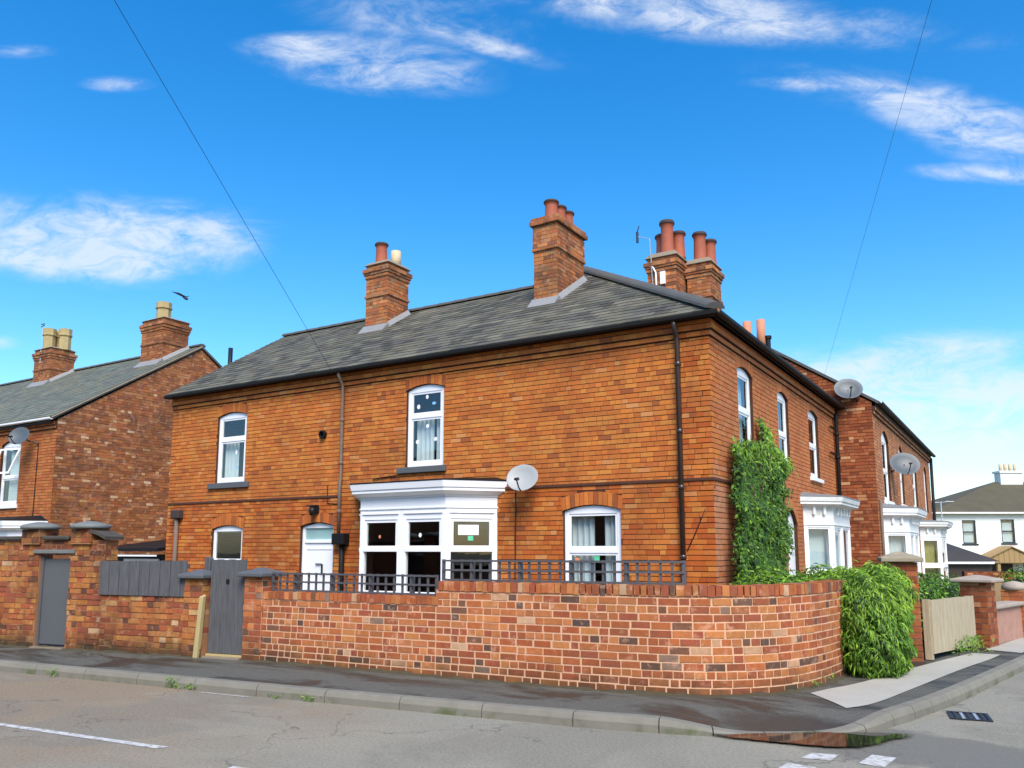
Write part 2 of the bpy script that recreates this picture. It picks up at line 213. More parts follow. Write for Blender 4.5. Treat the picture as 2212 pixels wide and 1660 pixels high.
# ------------------------------------------------------------------ builders
COL = S.collection
def thing(name, label, cat, loc=(0, 0, 0), group=None):
    o = bpy.data.objects.new(name, None); COL.objects.link(o); o.location = loc; o.empty_display_size = .2
    o['label'] = label; o['category'] = cat
    if group: o['group'] = group
    return o
def link(name, me, parent=None, matrix=None, stuff=False):
    o = bpy.data.objects.new(name, me); COL.objects.link(o)
    if matrix is not None: o.matrix_basis = matrix
    if parent is not None:
        o.parent = parent
        if parent.type == 'EMPTY': o.matrix_parent_inverse = Matrix.Translation(-Vector(parent.location))
    if stuff: o['kind'] = 'stuff'
    return o
class MB:
    def __init__(s): s.v = []; s.f = []; s.c = []
    def add(s, vs, fs, col=None):
        o = len(s.v); s.v += [tuple(v) for v in vs]; s.f += [tuple(i + o for i in f) for f in fs]
        s.c += [col or (1, 1, 1)] * len(fs); return s
    def box(s, x0, x1, y0, y1, z0, z1, col=None):
        return s.hexa([(x0, y0, z0), (x1, y0, z0), (x1, y1, z0), (x0, y1, z0)], [(x0, y0, z1), (x1, y0, z1), (x1, y1, z1), (x0, y1, z1)], col)
    def hexa(s, a, b, col=None):
        return s.add(list(a) + list(b), [(3, 2, 1, 0), (4, 5, 6, 7), (0, 1, 5, 4), (1, 2, 6, 5), (2, 3, 7, 6), (3, 0, 4, 7)], col)
    def prism(s, poly, offs, col=None):
        n = len(poly); a = [Vector(p) for p in poly]; b = [p + Vector(offs) for p in a]
        return s.add(a + b, [tuple(reversed(range(n))), tuple(range(n, 2 * n))] + [(i, (i + 1) % n, n + (i + 1) % n, n + i) for i in range(n)], col)
    def loft(s, rings, closed=True, caps=True, col=None):
        n = len(rings[0]); vs = [p for r in rings for p in r]; fs = []
        for k in range(len(rings) - 1):
            for i in range(n if closed else n - 1):
                j = (i + 1) % n; fs.append((k * n + i, k * n + j, (k + 1) * n + j, (k + 1) * n + i))
        if caps: fs += [tuple(reversed(range(n))), tuple((len(rings) - 1) * n + i for i in range(n))]
        return s.add(vs, fs, col)
    def lathe(s, c, prof, n=16, col=None, caps=True):
        return s.loft([[(c[0] + r * math.cos(2 * math.pi * i / n), c[1] + r * math.sin(2 * math.pi * i / n), c[2] + z) for i in range(n)] for r, z in prof], True, caps, col)
    def tube(s, pts, r, n=6, col=None):
        pts = [Vector(p) for p in pts]; rings = []
        for i, p in enumerate(pts):
            d = (pts[min(i + 1, len(pts) - 1)] - pts[max(i - 1, 0)]).normalized(); a = d.cross(Vector((0, 0, 1)))
            if a.length < .05: a = d.cross(Vector((1, 0, 0)))
            a.normalize(); b = d.cross(a); rr = r if isinstance(r, (int, float)) else r[i]
            rings.append([p + a * rr * math.cos(2 * math.pi * k / n) + b * rr * math.sin(2 * math.pi * k / n) for k in range(n)])
        return s.loft(rings, True, True, col)
    def build(s, name, mat, parent=None, smooth=False, stuff=False, tint=False, bevel=0):
        me = bpy.data.meshes.new(name); me.from_pydata(s.v, [], s.f); me.validate(); me.update()
        import bmesh
        bm = bmesh.new(); bm.from_mesh(me); bmesh.ops.recalc_face_normals(bm, faces=bm.faces); bm.to_mesh(me); bm.free()
        if tint and len(me.polygons) == len(s.c):
            a = me.attributes.new('tint', 'FLOAT_COLOR', 'FACE'); a.data.foreach_set('color', np.array([(*c, 1) for c in s.c], dtype=np.float32).ravel())
        me.materials.append(MAT[mat])
        if smooth: me.shade_smooth()
        o = link(name, me, parent, stuff=stuff)
        if bevel:
            b = o.modifiers.new('bevel', 'BEVEL'); b.width = bevel; b.segments = 2; b.limit_method = 'ANGLE'; b.angle_limit = R(40)
        return o
def setp(o, **k):
    for a, v in k.items(): o[a] = v
    return o
class Frame:                               # a vertical face: origin (x, y), T along it, N outwards
    def __init__(s, O, T, N): s.O = Vector((O[0], O[1], 0)); s.T = Vector((T[0], T[1], 0)).normalized(); s.N = Vector((N[0], N[1], 0)).normalized()
    def p(s, u, z, d=0.0): return s.O + s.T * u + s.N * d + Vector((0, 0, z))
    def box(s, mb, u0, u1, z0, z1, d0, d1, col=None):
        return mb.hexa([s.p(u0, z0, d0), s.p(u1, z0, d0), s.p(u1, z0, d1), s.p(u0, z0, d1)], [s.p(u0, z1, d0), s.p(u1, z1, d0), s.p(u1, z1, d1), s.p(u0, z1, d1)], col)
    def poly(s, mb, pts, d0, d1, col=None): return mb.prism([s.p(u, z, d0) for u, z in pts], s.N * (d1 - d0), col)
def clip(poly, conv):                      # Sutherland-Hodgman, conv counter-clockwise
    out = list(poly)
    for i in range(len(conv)):
        (ax, ay), (bx, by) = conv[i], conv[(i + 1) % len(conv)]; inp = out; out = []
        if not inp: return []
        def sd(p): return (bx - ax) * (p[1] - ay) - (by - ay) * (p[0] - ax)
        for k in range(len(inp)):
            p, q = inp[k], inp[(k + 1) % len(inp)]; a, b = sd(p), sd(q)
            if a >= 0: out.append(p)
            if (a >= 0) != (b >= 0): t = a / (a - b); out.append((p[0] + (q[0] - p[0]) * t, p[1] + (q[1] - p[1]) * t))
    return out
class Pool:                                # pieces (bricks, slates): the largest in view become objects, the rest one joined part
    def __init__(s): s.it = []
    def add(s, O, U, V, N, poly, proud, back, ci, tilt=0): s.it.append((Vector(O), Vector(U), Vector(V), Vector(N), poly, proud, back, ci, tilt))
    def geo(s, poly, proud, back, tilt):
        n = len(poly); v0 = min(p[1] for p in poly); v1 = max(p[1] for p in poly); h = max(v1 - v0, 1e-6)
        f = [(p[0], p[1], proud + tilt * (v1 - p[1]) / h) for p in poly]; b = [(p[0], p[1], back) for p in poly]
        return f + b, [tuple(range(n))] + [(i, n + i, n + (i + 1) % n, (i + 1) % n) for i in range(n)]
    def finish(s, name, rest, mat, pal, parent, n=300, pred=None, parent_rest=None):
        key = lambda it: (it[0] - CAM).length
        ok = [it for it in s.it if pred is None or pred(it[0])]; ok.sort(key=key); top = ok[:n]; ids = set(id(t) for t in top); cache = {}
        for (O, U, V, N, poly, proud, back, ci, tilt) in top:
            q = tuple((round(a, 2), round(b, 3)) for a, b in poly); k = (q, ci, round(proud, 3), round(back, 3), round(tilt, 3))
            if k not in cache:
                v, f = s.geo(q, k[2], k[3], k[4]); me = bpy.data.meshes.new(name); me.from_pydata(v, [], f); me.update()
                a = me.attributes.new('tint', 'FLOAT_COLOR', 'FACE'); a.data.foreach_set('color', np.array([(*pal[ci], 1)] * len(f), dtype=np.float32).ravel())
                me.materials.append(MAT[mat]); cache[k] = me
            m = Matrix((U, V, N)).transposed().to_4x4(); m.translation = O; link(name, cache[k], parent, m)
        vs = []; fs = []; cs = []
        for it in s.it:
            if id(it) in ids: continue
            (O, U, V, N, poly, proud, back, ci, tilt) = it; v, f = s.geo(poly, proud, back, tilt); o = len(vs)
            vs += [tuple(O + U * a + V * b + N * c) for a, b, c in v]; fs += [tuple(i + o for i in q) for q in f]; cs += [(*pal[ci], 1)] * len(f)
        if vs:
            me = bpy.data.meshes.new(rest); me.from_pydata(vs, [], fs); me.update()
            a = me.attributes.new('tint', 'FLOAT_COLOR', 'FACE'); a.data.foreach_set('color', np.array(cs, dtype=np.float32).ravel()); me.materials.append(MAT[mat])
            link(rest, me, parent_rest or parent, stuff=True)
def palette(cols, n=18, j=.16):
    out = []
    for i in range(n):
        c = cols[i % len(cols)]; k = 1 + random.uniform(-j, j); out.append(tuple(min(1, x * k * (1 + random.uniform(-.05, .05))) for x in c))
    return out
ZUP = Vector((0, 0, 1))
def arch_top(h, u):                        # h = hole dict: u0,u1,z0,z1 (springing), rise
    uc = (h['u0'] + h['u1']) / 2; hw = (h['u1'] - h['u0']) / 2; x = min(1, abs(u - uc) / hw); return h['z1'] + h.get('rise', 0) * (1 - x * x)
def hole_at(h, z):                         # interval kept free of bricks in a course at height z
    top = h['z1'] + h.get('ring', 0); r = h.get('rise', 0)
    if z < h['z0'] or z > top + r: return None
    e = .03 if (h.get('ring') and z > h['z1']) else 0
    if z <= top: return (h['u0'] - e, h['u1'] + e)
    uc = (h['u0'] + h['u1']) / 2; hw = (h['u1'] - h['u0']) / 2 * math.sqrt(max(0, 1 - (z - top) / r)); return (uc - hw, uc + hw)
def lay(pool, F, u0, u1, z0, z1, pick, holes=(), pitch=.235, ch=.084, joint=.012, proud=.007, conv=None, header=.25, path=None, jit=.002, zbase=None):
    """courses of bricks on a face; path(u) -> (point, tangent, normal) for a curved wall"""
    zb = z0 if zbase is None else zbase; k = 0; z = zb
    while z < z1 - .02:
        zt = min(z + ch, z1)
        if zt > z0 + .02:
            zl = max(z, z0); zc = (zl + zt) / 2; u = u0 - (pitch * .5 if k % 2 else 0) - random.random() * .03
            hdr = (k % 4 == 3)
            while u < u1:
                w = (pitch / 2 if (hdr and random.random() < .8) or random.random() < header else pitch) * random.uniform(.96, 1.04)
                if u < u0 and u + w < u0 + .05: u = u0; continue
                if u < u0 + .05 and u > u0: u = u0
                if u1 - (u + w) < .055: w = u1 - u + 1e-6
                segs = [(max(u, u0), min(u + w, u1))]
                for h in holes:
                    iv = hole_at(h, zc)
                    if iv: segs = [q for a, b in segs for q in ((a, min(b, iv[0])), (max(a, iv[1]), b)) if q[1] - q[0] > .025]
                for a, b in segs:
                    if b - a < .03: continue
                    uc = (a + b) / 2; hw = (b - a - (joint if joint > .0135 else joint * .5)) / 2; hh = (zt - zl - joint) / 2
                    if path: P, T, N = path(uc)
                    else: P, T, N = F.p(uc, 0), F.T, F.N
                    poly = [(-hw, -hh), (hw, -hh), (hw, hh), (-hw, hh)]
                    if T.cross(ZUP).dot(N) < 0: poly = poly[::-1]
                    if conv:
                        poly = [(p[0] - uc, p[1] - zc) for p in clip([(p[0] + uc, p[1] + zc) for p in poly], conv)]
                        if len(poly) < 3: continue
                    pool.add(P + Vector((0, 0, zc + random.uniform(-.0018, .0018))), T, ZUP, N, poly, proud + random.uniform(-jit, jit), -.012, pick(P, zc))
                u += w
        z += ch; k += 1
def ring(pool, F, h, pick, n=None, proud=.009):     # rubbed-brick segmental head over an opening
    w = h['u1'] - h['u0']; n = n or max(6, int(w / .078)); R_ = h.get('ring', .22)
    for i in range(n):
        a = h['u0'] - .03 + (w + .06) * i / n + .004; b = h['u0'] - .03 + (w + .06) * (i + 1) / n - .004; f = 1 + .10
        uc = (h['u0'] + h['u1']) / 2; za, zb2 = arch_top(h, a) + .004, arch_top(h, b) + .004
        pts = [(a, za), (b, zb2), (uc + (b - uc) * 1.03, zb2 + R_ - .008), (uc + (a - uc) * 1.03, za + R_ - .008)]
        c = (sum(p[0] for p in pts) / 4, sum(p[1] for p in pts) / 4); poly = [(p[0] - c[0], p[1] - c[1]) for p in pts]
        if F.T.cross(ZUP).dot(F.N) < 0: poly = poly[::-1]
        pool.add(F.p(c[0], c[1]), F.T, ZUP, F.N, poly, proud, -.012, pick(F.p(c[0], 0), c[1]))
def wall_mesh(mb, F, u0, u1, z0, z1, holes=(), th=.24, outer=0.0):
    us = sorted({u0, u1, *[h['u0'] for h in holes], *[h['u1'] for h in holes]}); us = [u for u in us if u0 <= u <= u1]
    zs = sorted({z0, z1, *[h['z0'] for h in holes], *[h['z1'] + h.get('rise', 0) for h in holes]}); zs = [z for z in zs if z0 <= z <= z1]
    for i in range(len(us) - 1):
        for j in range(len(zs) - 1):
            a, b, c, d = us[i], us[i + 1], zs[j], zs[j + 1]; uc, zc = (a + b) / 2, (c + d) / 2
            if any(h['u0'] < uc < h['u1'] and h['z0'] < zc < h['z1'] + h.get('rise', 0) for h in holes): continue
            for dd in (outer, -th): mb.add([F.p(a, c, dd), F.p(b, c, dd), F.p(b, d, dd), F.p(a, d, dd)], [(0, 1, 2, 3)])
    for h in holes:
        a, b, c, d = h['u0'], h['u1'], h['z0'], h['z1'] + h.get('rise', 0)
        for (p, q) in (((a, c), (b, c)), ((b, c), (b, d)), ((b, d), (a, d)), ((a, d), (a, c))):
            mb.add([F.p(*p, outer), F.p(*q, outer), F.p(*q, -th), F.p(*p, -th)], [(0, 1, 2, 3)])
        if h.get('rise'):                  # spandrels of the segmental head
            n = 10
            for i in range(n):
                p = a + (b - a) * i / n; q = a + (b - a) * (i + 1) / n; zp, zq = arch_top(h, p), arch_top(h, q)
                mb.add([F.p(p, zp, outer), F.p(q, zq, outer), F.p(q, d, outer), F.p(p, d, outer)], [(0, 1, 2, 3)])
                mb.add([F.p(p, zp, outer), F.p(q, zq, outer), F.p(q, zq, -th), F.p(p, zp, -th)], [(0, 1, 2, 3)])
    for (p, q) in (((u0, z1), (u1, z1)), ((u0, z0), (u0, z1)), ((u1, z0), (u1, z1))):
        mb.add([F.p(*p, outer), F.p(*q, outer), F.p(*q, -th), F.p(*p, -th)], [(0, 1, 2, 3)])

def wavy(F, u0, u1, z0, z1, d, amp=.03, wl=.11, ph=0):
    mb = MB(); n = max(8, int((u1 - u0) / wl * 8)); r0 = [];
    rows = []
    for z, a in ((z0, amp * 1.15), (z1, amp)):
        rows.append([F.p(u0 + (u1 - u0) * i / n, z, d + a * math.sin(2 * math.pi * (u1 - u0) * i / n / wl + ph + .6 * math.sin(i * .7))) for i in range(n + 1)])
    mb.loft(rows, False, False); return mb
def window(house, F, h, zt=None, sill=None, dress=None, mat='upvc', rec=.045, fw=.085, name='window', sash=True, sill_mat='grey_paint', label=None):
    """a framed window in hole h: frame > pane, transom, sill, curtain"""
    u0, u1, z0, z1, r = h['u0'] + .004, h['u1'] - .004, h['z0'] + .004, h['z1'], h.get('rise', 0); d0, d1 = -rec - .05, -rec
    mb = MB(); F.box(mb, u0, u0 + fw, z0, z1, d0, d1); F.box(mb, u1 - fw, u1, z0, z1, d0, d1); F.box(mb, u0 + fw, u1 - fw, z0, z0 + fw, d0, d1)
    n = 10; hb = z1 - fw * .7
    pts = [(u0 + fw, hb), (u1 - fw, hb), (u1 - fw, z1)] if not r else [(u0 + fw, hb), (u1 - fw, hb)]
    if r:
        pts = [(u0, z1 + .001), (u0 + fw, z1 - .001), (u0 + fw, hb), (u1 - fw, hb), (u1 - fw, z1 - .001), (u1, z1 + .001)] + [(u1 - (u1 - u0) * i / n, arch_top(h, u1 - (u1 - u0) * i / n) - .006) for i in range(1, n)]
    else: pts = [(u0 + fw, hb), (u1 - fw, hb), (u1 - fw, z1), (u0 + fw, z1)]
    F.poly(mb, pts, d0, d1)
    zz = [z0 + fw, hb]
    if zt: F.box(mb, u0 + fw, u1 - fw, zt - fw * .5, zt + fw * .5, d0, d1 + .003); zz = [z0 + fw, zt - fw * .5, zt + fw * .5, hb]
    w = mb.build(name, mat, house, bevel=.008)
    if label: w['label'] = label
    for k in range(0, len(zz), 2):
        a, b = zz[k], zz[k + 1]; mp = MB()
        if sash:
            ms_ = MB(); s_ = .035; e = .002
            for q in ((u0 + fw + e, u0 + fw + s_, a + e, b - e), (u1 - fw - s_, u1 - fw - e, a + e, b - e), (u0 + fw + s_, u1 - fw - s_, a + e, a + s_), (u0 + fw + s_, u1 - fw - s_, b - s_, b - e)): F.box(ms_, *q, d0 + .008, d1 - .012)
            ms_.build('sash', mat, w)
            F.box(mp, u0 + fw + s_, u1 - fw - s_, a + s_, b - s_, d0 + .02, d0 + .026)
        else: F.box(mp, u0 + fw, u1 - fw, a, b, d0 + .02, d0 + .026)
        mp.build('pane', 'glass', w)
    if sill:
        ms_ = MB(); F.box(ms_, sill[0], sill[1], sill[2], z0 - .006, -.14, .07); ms_.build('sill', sill_mat, w, bevel=.01)
    for it in dress or []:
        kind = it[0]
        if kind == 'curtain': wavy(F, it[1], it[2], it[3], it[4], d0 - .12, ph=it[1] * 7).build('curtain', it[5] if len(it) > 5 else 'curtain', w, smooth=True)
        elif kind == 'blind': m = MB(); F.box(m, it[1], it[2], it[3], it[4], d0 - .10, d0 - .09); m.build('blind', it[5] if len(it) > 5 else 'blind', w)
        elif kind == 'sticker': m = MB(); F.poly(m, [(it[1] + it[3] * math.cos(a * .785), it[2] + it[3] * it[4] * math.sin(a * .785)) for a in range(8)], d0 + .030, d0 + .0285); m.build('sticker', it[5], w)
        elif kind == 'paper': m = MB(); F.box(m, it[1], it[2], it[3], it[4], d0 + .0275, d0 + .0295); m.build('notice', it[5], w)
    return w
def bay(house, F, u0, u1, dep, c, z, fronts=2, mat='upvc', frieze_mat=None, pot='glass', dress=None, ov=.17, nm='bay_window', drape=None, marks=False):
    """canted bay: posts and boards > pane, cornice, bay_roof.  z = dict base, apron, sill, tr, head, frieze, cor, top, roof"""
    plan = [(u0, 0), (u0 + c, dep), (u1 - c, dep), (u1, 0)]
    def P(q, zz): return F.p(q[0], zz, q[1])
    def off(o): k = .414 * o; return [(u0 - o, 0), (u0 + c - k, dep + o), (u1 - c + k, dep + o), (u1 + o, 0)]
    b = MB()
    def band(z0, z1, o0, o1):
        A, B = off(o0), off(o1); b.loft([[P(q, z0) for q in A], [P(q, z1) for q in B]], True, True)
    band(z['base'], z['apron'], 0, 0); band(z['apron'], z['apron'] + .05, .06, .05)
    faces = [(plan[0], plan[1], 1), (plan[1], plan[2], fronts), (plan[2], plan[3], 1)]
    subs = []
    for (p, q, n) in faces:
        a = P(p, 0); e = P(q, 0); T = (e - a); L_ = T.length; T.normalize(); Nn = F.N if abs(T.dot(F.N)) < .01 else (F.N * abs(T.dot(F.T)) + F.T * (-1 if T.dot(F.N) > 0 else 1) * abs(T.dot(F.N))).normalized()
        f = Frame((a.x, a.y), (T.x, T.y), (Nn.x, Nn.y)); subs.append((f, L_, n))
    root = b.build(nm, mat, house, bevel=.006)
    fr = MB(); pw = .10
    for (f, L_, n) in subs:
        cell = L_ / n
        for i in range(n):
            a, e = i * cell, (i + 1) * cell; lo, hi = z['apron'] + .05, z['frieze']
            f.box(fr, a + .002, a + pw, lo, hi, -.09, 0); f.box(fr, e - pw, e - .002, lo, hi, -.09, 0)
            f.box(fr, a + pw, e - pw, lo, z['sill'], -.09, -.004); f.box(fr, a + pw, e - pw, z['head'], hi, -.09, -.004)
            if z.get('tr'):
                t0, t1 = z['tr']; f.box(fr, a + pw, e - pw, t0, t1, -.09, .012); segs = [(z['sill'], t0, 0), (t1, z['head'], .05)]
            else: segs = [(z['sill'], z['head'], .03)]
            for (s0, s1, ins) in segs:
                g = MB()
                if ins:
                    sa = MB()
                    for qd in ((a + pw, a + pw + ins, s0, s1), (e - pw - ins, e - pw, s0, s1), (a + pw + ins, e - pw - ins, s0, s0 + ins * .7), (a + pw + ins, e - pw - ins, s1 - ins, s1)): f.box(sa, *qd, -.07, -.02)
                    sa.build('sash', mat, root)
                f.box(g, a + pw + ins, e - pw - ins, s0 + ins * .7, s1 - ins, -.052, -.046); g.build('pane', 'glass', root)
            if z.get('mould'): f.box(fr, a + .06, e - .06, z['mould'], z['mould'] + .025, 0, .022)
            if drape: wavy(f, a + pw, e - pw, z['sill'] - .02, z['head'] + .02, -.22, .02).build('curtain', drape, root, smooth=True)
    fr.build('frame', mat, root, bevel=.006)
    b = MB(); fm = frieze_mat or mat
    band(z['frieze'], z['frieze'] + .03, .02, .02); band(z['frieze'] + .03, z['cor'] - .1, .0, .0); band(z['cor'] - .1, z['cor'] - .06, .02, .03); b.build('frieze', fm, root, bevel=.005)
    if marks:
        for (f, L_, n) in subs:
            for kk in range(max(2, int(L_ / .35))):
                m = MB(); uu = .12 + (L_ - .24) * (kk + .5) / max(2, int(L_ / .35)); f.box(m, uu - .03, uu + .03, z['cor'] - .22, z['cor'] - .012, -.01, .07); m.build('bracket', fm, root, bevel=.01)
    b = MB(); zc = z['cor']; band(zc - .06, zc, .05, ov - .02); band(zc, zc + .06, ov, ov); band(zc + .06, z['top'], ov + .02, ov + .045); b.build('cornice', fm, root, bevel=.006)
    b = MB(); A = off(ov + .05); B = [(u0 + .05, .0), (u0 + c * .9, .06), (u1 - c * .9, .06), (u1 - .05, .0)]
    b.loft([[P(q, z['top'] + .002) for q in A], [P(q, z['top'] + .025) for q in A], [P(q, z['roof']) for q in B]], True, True); b.build('bay_roof', 'lead' if fm != 'upvc' else 'black_plastic', root)
    return root, subs

def pot(chim, x, y, z, h, r, mat='terracotta', rim='dark_rim', style=0):
    p = MB()
    if style == 0: p.lathe((x, y, z), [(r * 1.08, -.03), (r * 1.08, .05), (r, .08), (r * .92, h * .72), (r * .95, h * .86), (r * 1.12, h * .90), (r * 1.14, h * .96), (r * 1.02, h), (r * .75, h), (r * .72, h * .7)], 18)
    elif style == 1: p.lathe((x, y, z), [(r, -.03), (r * .96, h * .6), (r * .96, h * .62), (r * 1.14, h * .66), (r * 1.14, h * .72), (r * 1.05, h * .74), (r * 1.05, h), (r * .8, h), (r * .75, h * .6)], 8)
    else: p.lathe((x, y, z), [(r, -.03), (r * .95, h), (r * .75, h), (r * .72, h * .6)], 16)
    o = p.build('chimney_pot', mat, chim, smooth=(style != 1))
    if style == 0 and rim:
        q = MB(); q.lathe((x, y, z), [(r * 1.13, h * .89), (r * 1.17, h * .92), (r * 1.17, h * .965), (r * 1.06, h + .006), (r * .74, h + .006), (r * .74, h * .9)], 18); q.build('pot_rim', rim, chim, smooth=True)
    return o
def chimney(house, x0, x1, y0, y1, zb, zt, pal, mat='brick_chimney', mortar='mortar_grey', bands=(), cap=.1, cap_mat='cement', pool_n=0, corb=(.36, .2)):
    """brick stack: body > brickwork, corbels, cap, pots"""
    m = MB(); m.box(x0, x1, y0, y1, zb, zt); ch = m.build('chimney', mortar, house); pl = Pool(); pk = lambda P, z: random.randrange(len(pal))
    def faces(x0, x1, y0, y1): return [(Frame((x0, y0), (1, 0), (0, -1)), x1 - x0), (Frame((x1, y0), (0, 1), (1, 0)), y1 - y0), (Frame((x0, y1), (1, 0), (0, 1)), x1 - x0), (Frame((x0, y0), (0, 1), (-1, 0)), y1 - y0)]
    for F, L_ in faces(x0, x1, y0, y1): lay(pl, F, 0, L_, zb, zt, pk, proud=.008, jit=.004, joint=.011)
    for (z, hgt, o) in list(bands) + [(zt - corb[0], .085, .025), (zt - corb[0] + .085, .085, .05), (zt - corb[1], .10, .075)]:
        mc = MB(); mc.box(x0 - o, x1 + o, y0 - o, y1 + o, z, z + hgt - .003); mc.build('corbel', mortar, ch)
        for F, L_ in faces(x0 - o, x1 + o, y0 - o, y1 + o): lay(pl, F, 0, L_, z + .003, z + hgt - .006, pk, proud=.006, ch=hgt if hgt < .12 else .084, jit=.005)
    pl.finish('brick', 'brickwork', mat, pal, ch, n=pool_n)
    mk = MB(); mk.loft([[(x0 - .06, y0 - .06, zt), (x1 + .06, y0 - .06, zt), (x1 + .06, y1 + .06, zt), (x0 - .06, y1 + .06, zt)], [(x0 + .04, y0 + .04, zt + cap), (x1 - .04, y0 + .04, zt + cap), (x1 - .04, y1 - .04, zt + cap), (x0 + .04, y1 - .04, zt + cap)]]); mk.build('mortar_cap', cap_mat, ch, bevel=.02)
    return ch
def flashing(ch, x0, x1, y0, y1, zf, slope, mat='lead_pale', o=.05):      # lead apron round a stack on a slope rising in +y
    m = MB(); h = .16
    m.hexa([(x0 - o, y0 - .22, zf - .22 * slope + .03), (x1 + o, y0 - .22, zf - .22 * slope + .03), (x1 + o, y0 - .012, zf + .03), (x0 - o, y0 - .012, zf + .03)], [(x0 - o, y0 - .22, zf - .22 * slope + .045), (x1 + o, y0 - .22, zf - .22 * slope + .045), (x1 + o, y0 - .012, zf + .13), (x0 - o, y0 - .012, zf + .13)])
    m.build('flashing', mat, ch)
    z1 = zf + (y1 - y0) * slope
    for s, xx in ((1, x1), (-1, x0)):
        m = MB(); a, b = xx + s * .012, xx + s * (o + .05); y = y0 - .012; n = 1
        for i in range(n):
            ya = y0 + (y1 - y0) * i / n; yb = y0 + (y1 - y0) * (i + 1) / n - .004; za = zf + (ya - y0) * slope; zb_ = zf + (yb - y0) * slope
            m.hexa([(a, ya, za + .02), (b, ya, za + .02), (b, yb, zb_ + .02), (a, yb, zb_ + .02)], [(a, ya, za + .16), (b, ya, za + .04), (b, yb, zb_ + .04), (a, yb, zb_ + .16)])
        m.build('flashing', mat, ch)
def slates(pool, O, U, V, N, conv, v1, u0, u1, pick, ex=.2, w=.3, d=.012):
    k = 0; v = 0
    while v < v1:
        u = u0 - (w / 2 if k % 2 else 0)
        while u < u1:
            poly = clip([(u + .002, v), (u + w - .002, v), (u + w - .002, v + ex + .02), (u + .002, v + ex + .02)], conv)
            if len(poly) >= 3 and max(p[1] for p in poly) - min(p[1] for p in poly) > .03:
                c = (sum(p[0] for p in poly) / len(poly), sum(p[1] for p in poly) / len(poly))
                pool.add(O + U * c[0] + V * c[1], U, V, N, [(p[0] - c[0], p[1] - c[1]) for p in poly], .014 + random.uniform(0, .004), .0, pick(O + U * c[0] + V * c[1]), d)
            u += w
        v += ex; k += 1
def roof_slab(mb, pts, th=.08): mb.prism(pts, (0, 0, -th))
def ridge_tiles(parent, a, b, mat='slate_plain', L_=.45, r=.11):
    a, b = Vector(a), Vector(b); d = b - a; n = max(1, int(d.length / L_)); d.normalize(); s = d.cross(ZUP).normalized(); up = s.cross(d)
    step = (b - a).length / n
    for i in range(n):
        p, q = a + d * (step * i + .004), a + d * (step * (i + 1) - .004); m = MB(); rg = []
        for e, k in ((p, 1.06), (q, .97)): rg.append([e + s * r * 1.3 * k * math.cos(t) + up * (r * .85 * k * math.sin(t) - .03) for t in [math.pi * j / 8 for j in range(9)]])
        m.loft(rg, True, True); m.build('ridge_tile', mat, parent)
def pipe(house, pts, r=.04, mat='brown_pipe', name='downpipe', brk=(), F=None):
    m = MB(); m.tube(pts, r, 10); o = m.build(name, mat, house, smooth=True)
    for z in brk:
        p = Vector(pts[0]); q = next((Vector(b) + (Vector(a) - Vector(b)) * ((z - b[2]) / (a[2] - b[2])) for a, b in zip(pts, pts[1:]) if min(a[2], b[2]) <= z <= max(a[2], b[2]) and a[2] != b[2]), p)
        k = MB(); k.lathe((q.x, q.y, z - .035), [(r * 1.05, 0), (r * 1.3, .005), (r * 1.3, .065), (r * 1.05, .07)], 12); k.build('pipe_collar', mat, o, smooth=True)
    return o
def dish(name, label, c, aim, r=.3, mat='dish_grey', wall=None, group=None):
    """satellite dish: reflector, arm, receiver, bracket"""
    t = thing(name, label, 'satellite dish', c, group); c = Vector(c); a = Vector(aim).normalized(); s = a.cross(ZUP).normalized(); up = s.cross(a)
    m = MB(); rings = []; n = 28
    for k, (rr, dd) in enumerate([(.02, -.07), (.35, -.062), (.7, -.035), (1, 0), (1.03, .0), (1.0, -.012), (.7, -.05), (.35, -.078), (.02, -.09)]):
        rings.append([c + s * r * 1.12 * rr * math.cos(2 * math.pi * i / n) + up * r * rr * math.sin(2 * math.pi * i / n) + a * dd * r / .3 for i in range(n)])
    m.loft(rings, True, True); m.build('reflector', mat, t, smooth=True)
    f = c + a * r * 1.1 - up * r * .75; m = MB(); m.tube([c - up * r * .98 - a * .01, c - up * r * 1.02 + a * r * .4, f], .013, 6); m.build('feed_arm', 'metal_dark', t)
    m = MB(); m.tube([f - a * .06 + up * .05, f + a * .07 - up * .02], [.03, .024], 10); m.build('receiver', 'metal_dark', t)
    if wall is not None:
        m = MB(); wv = Vector(wall); m.tube([c - a * .07, c - a * .12 - up * .02, wv], .018, 8); m.build('mount', 'metal_dark', t)
        m = MB(); m.lathe((0, 0, 0), [(.05, -.008), (.05, .008)], 8); o = m.build('wall_plate', 'metal_dark', t); 
        o.matrix_basis = Matrix.Translation(wv) @ (Vector((wv - c)).normalized().to_track_quat('Z', 'Y').to_matrix().to_4x4())
    return t

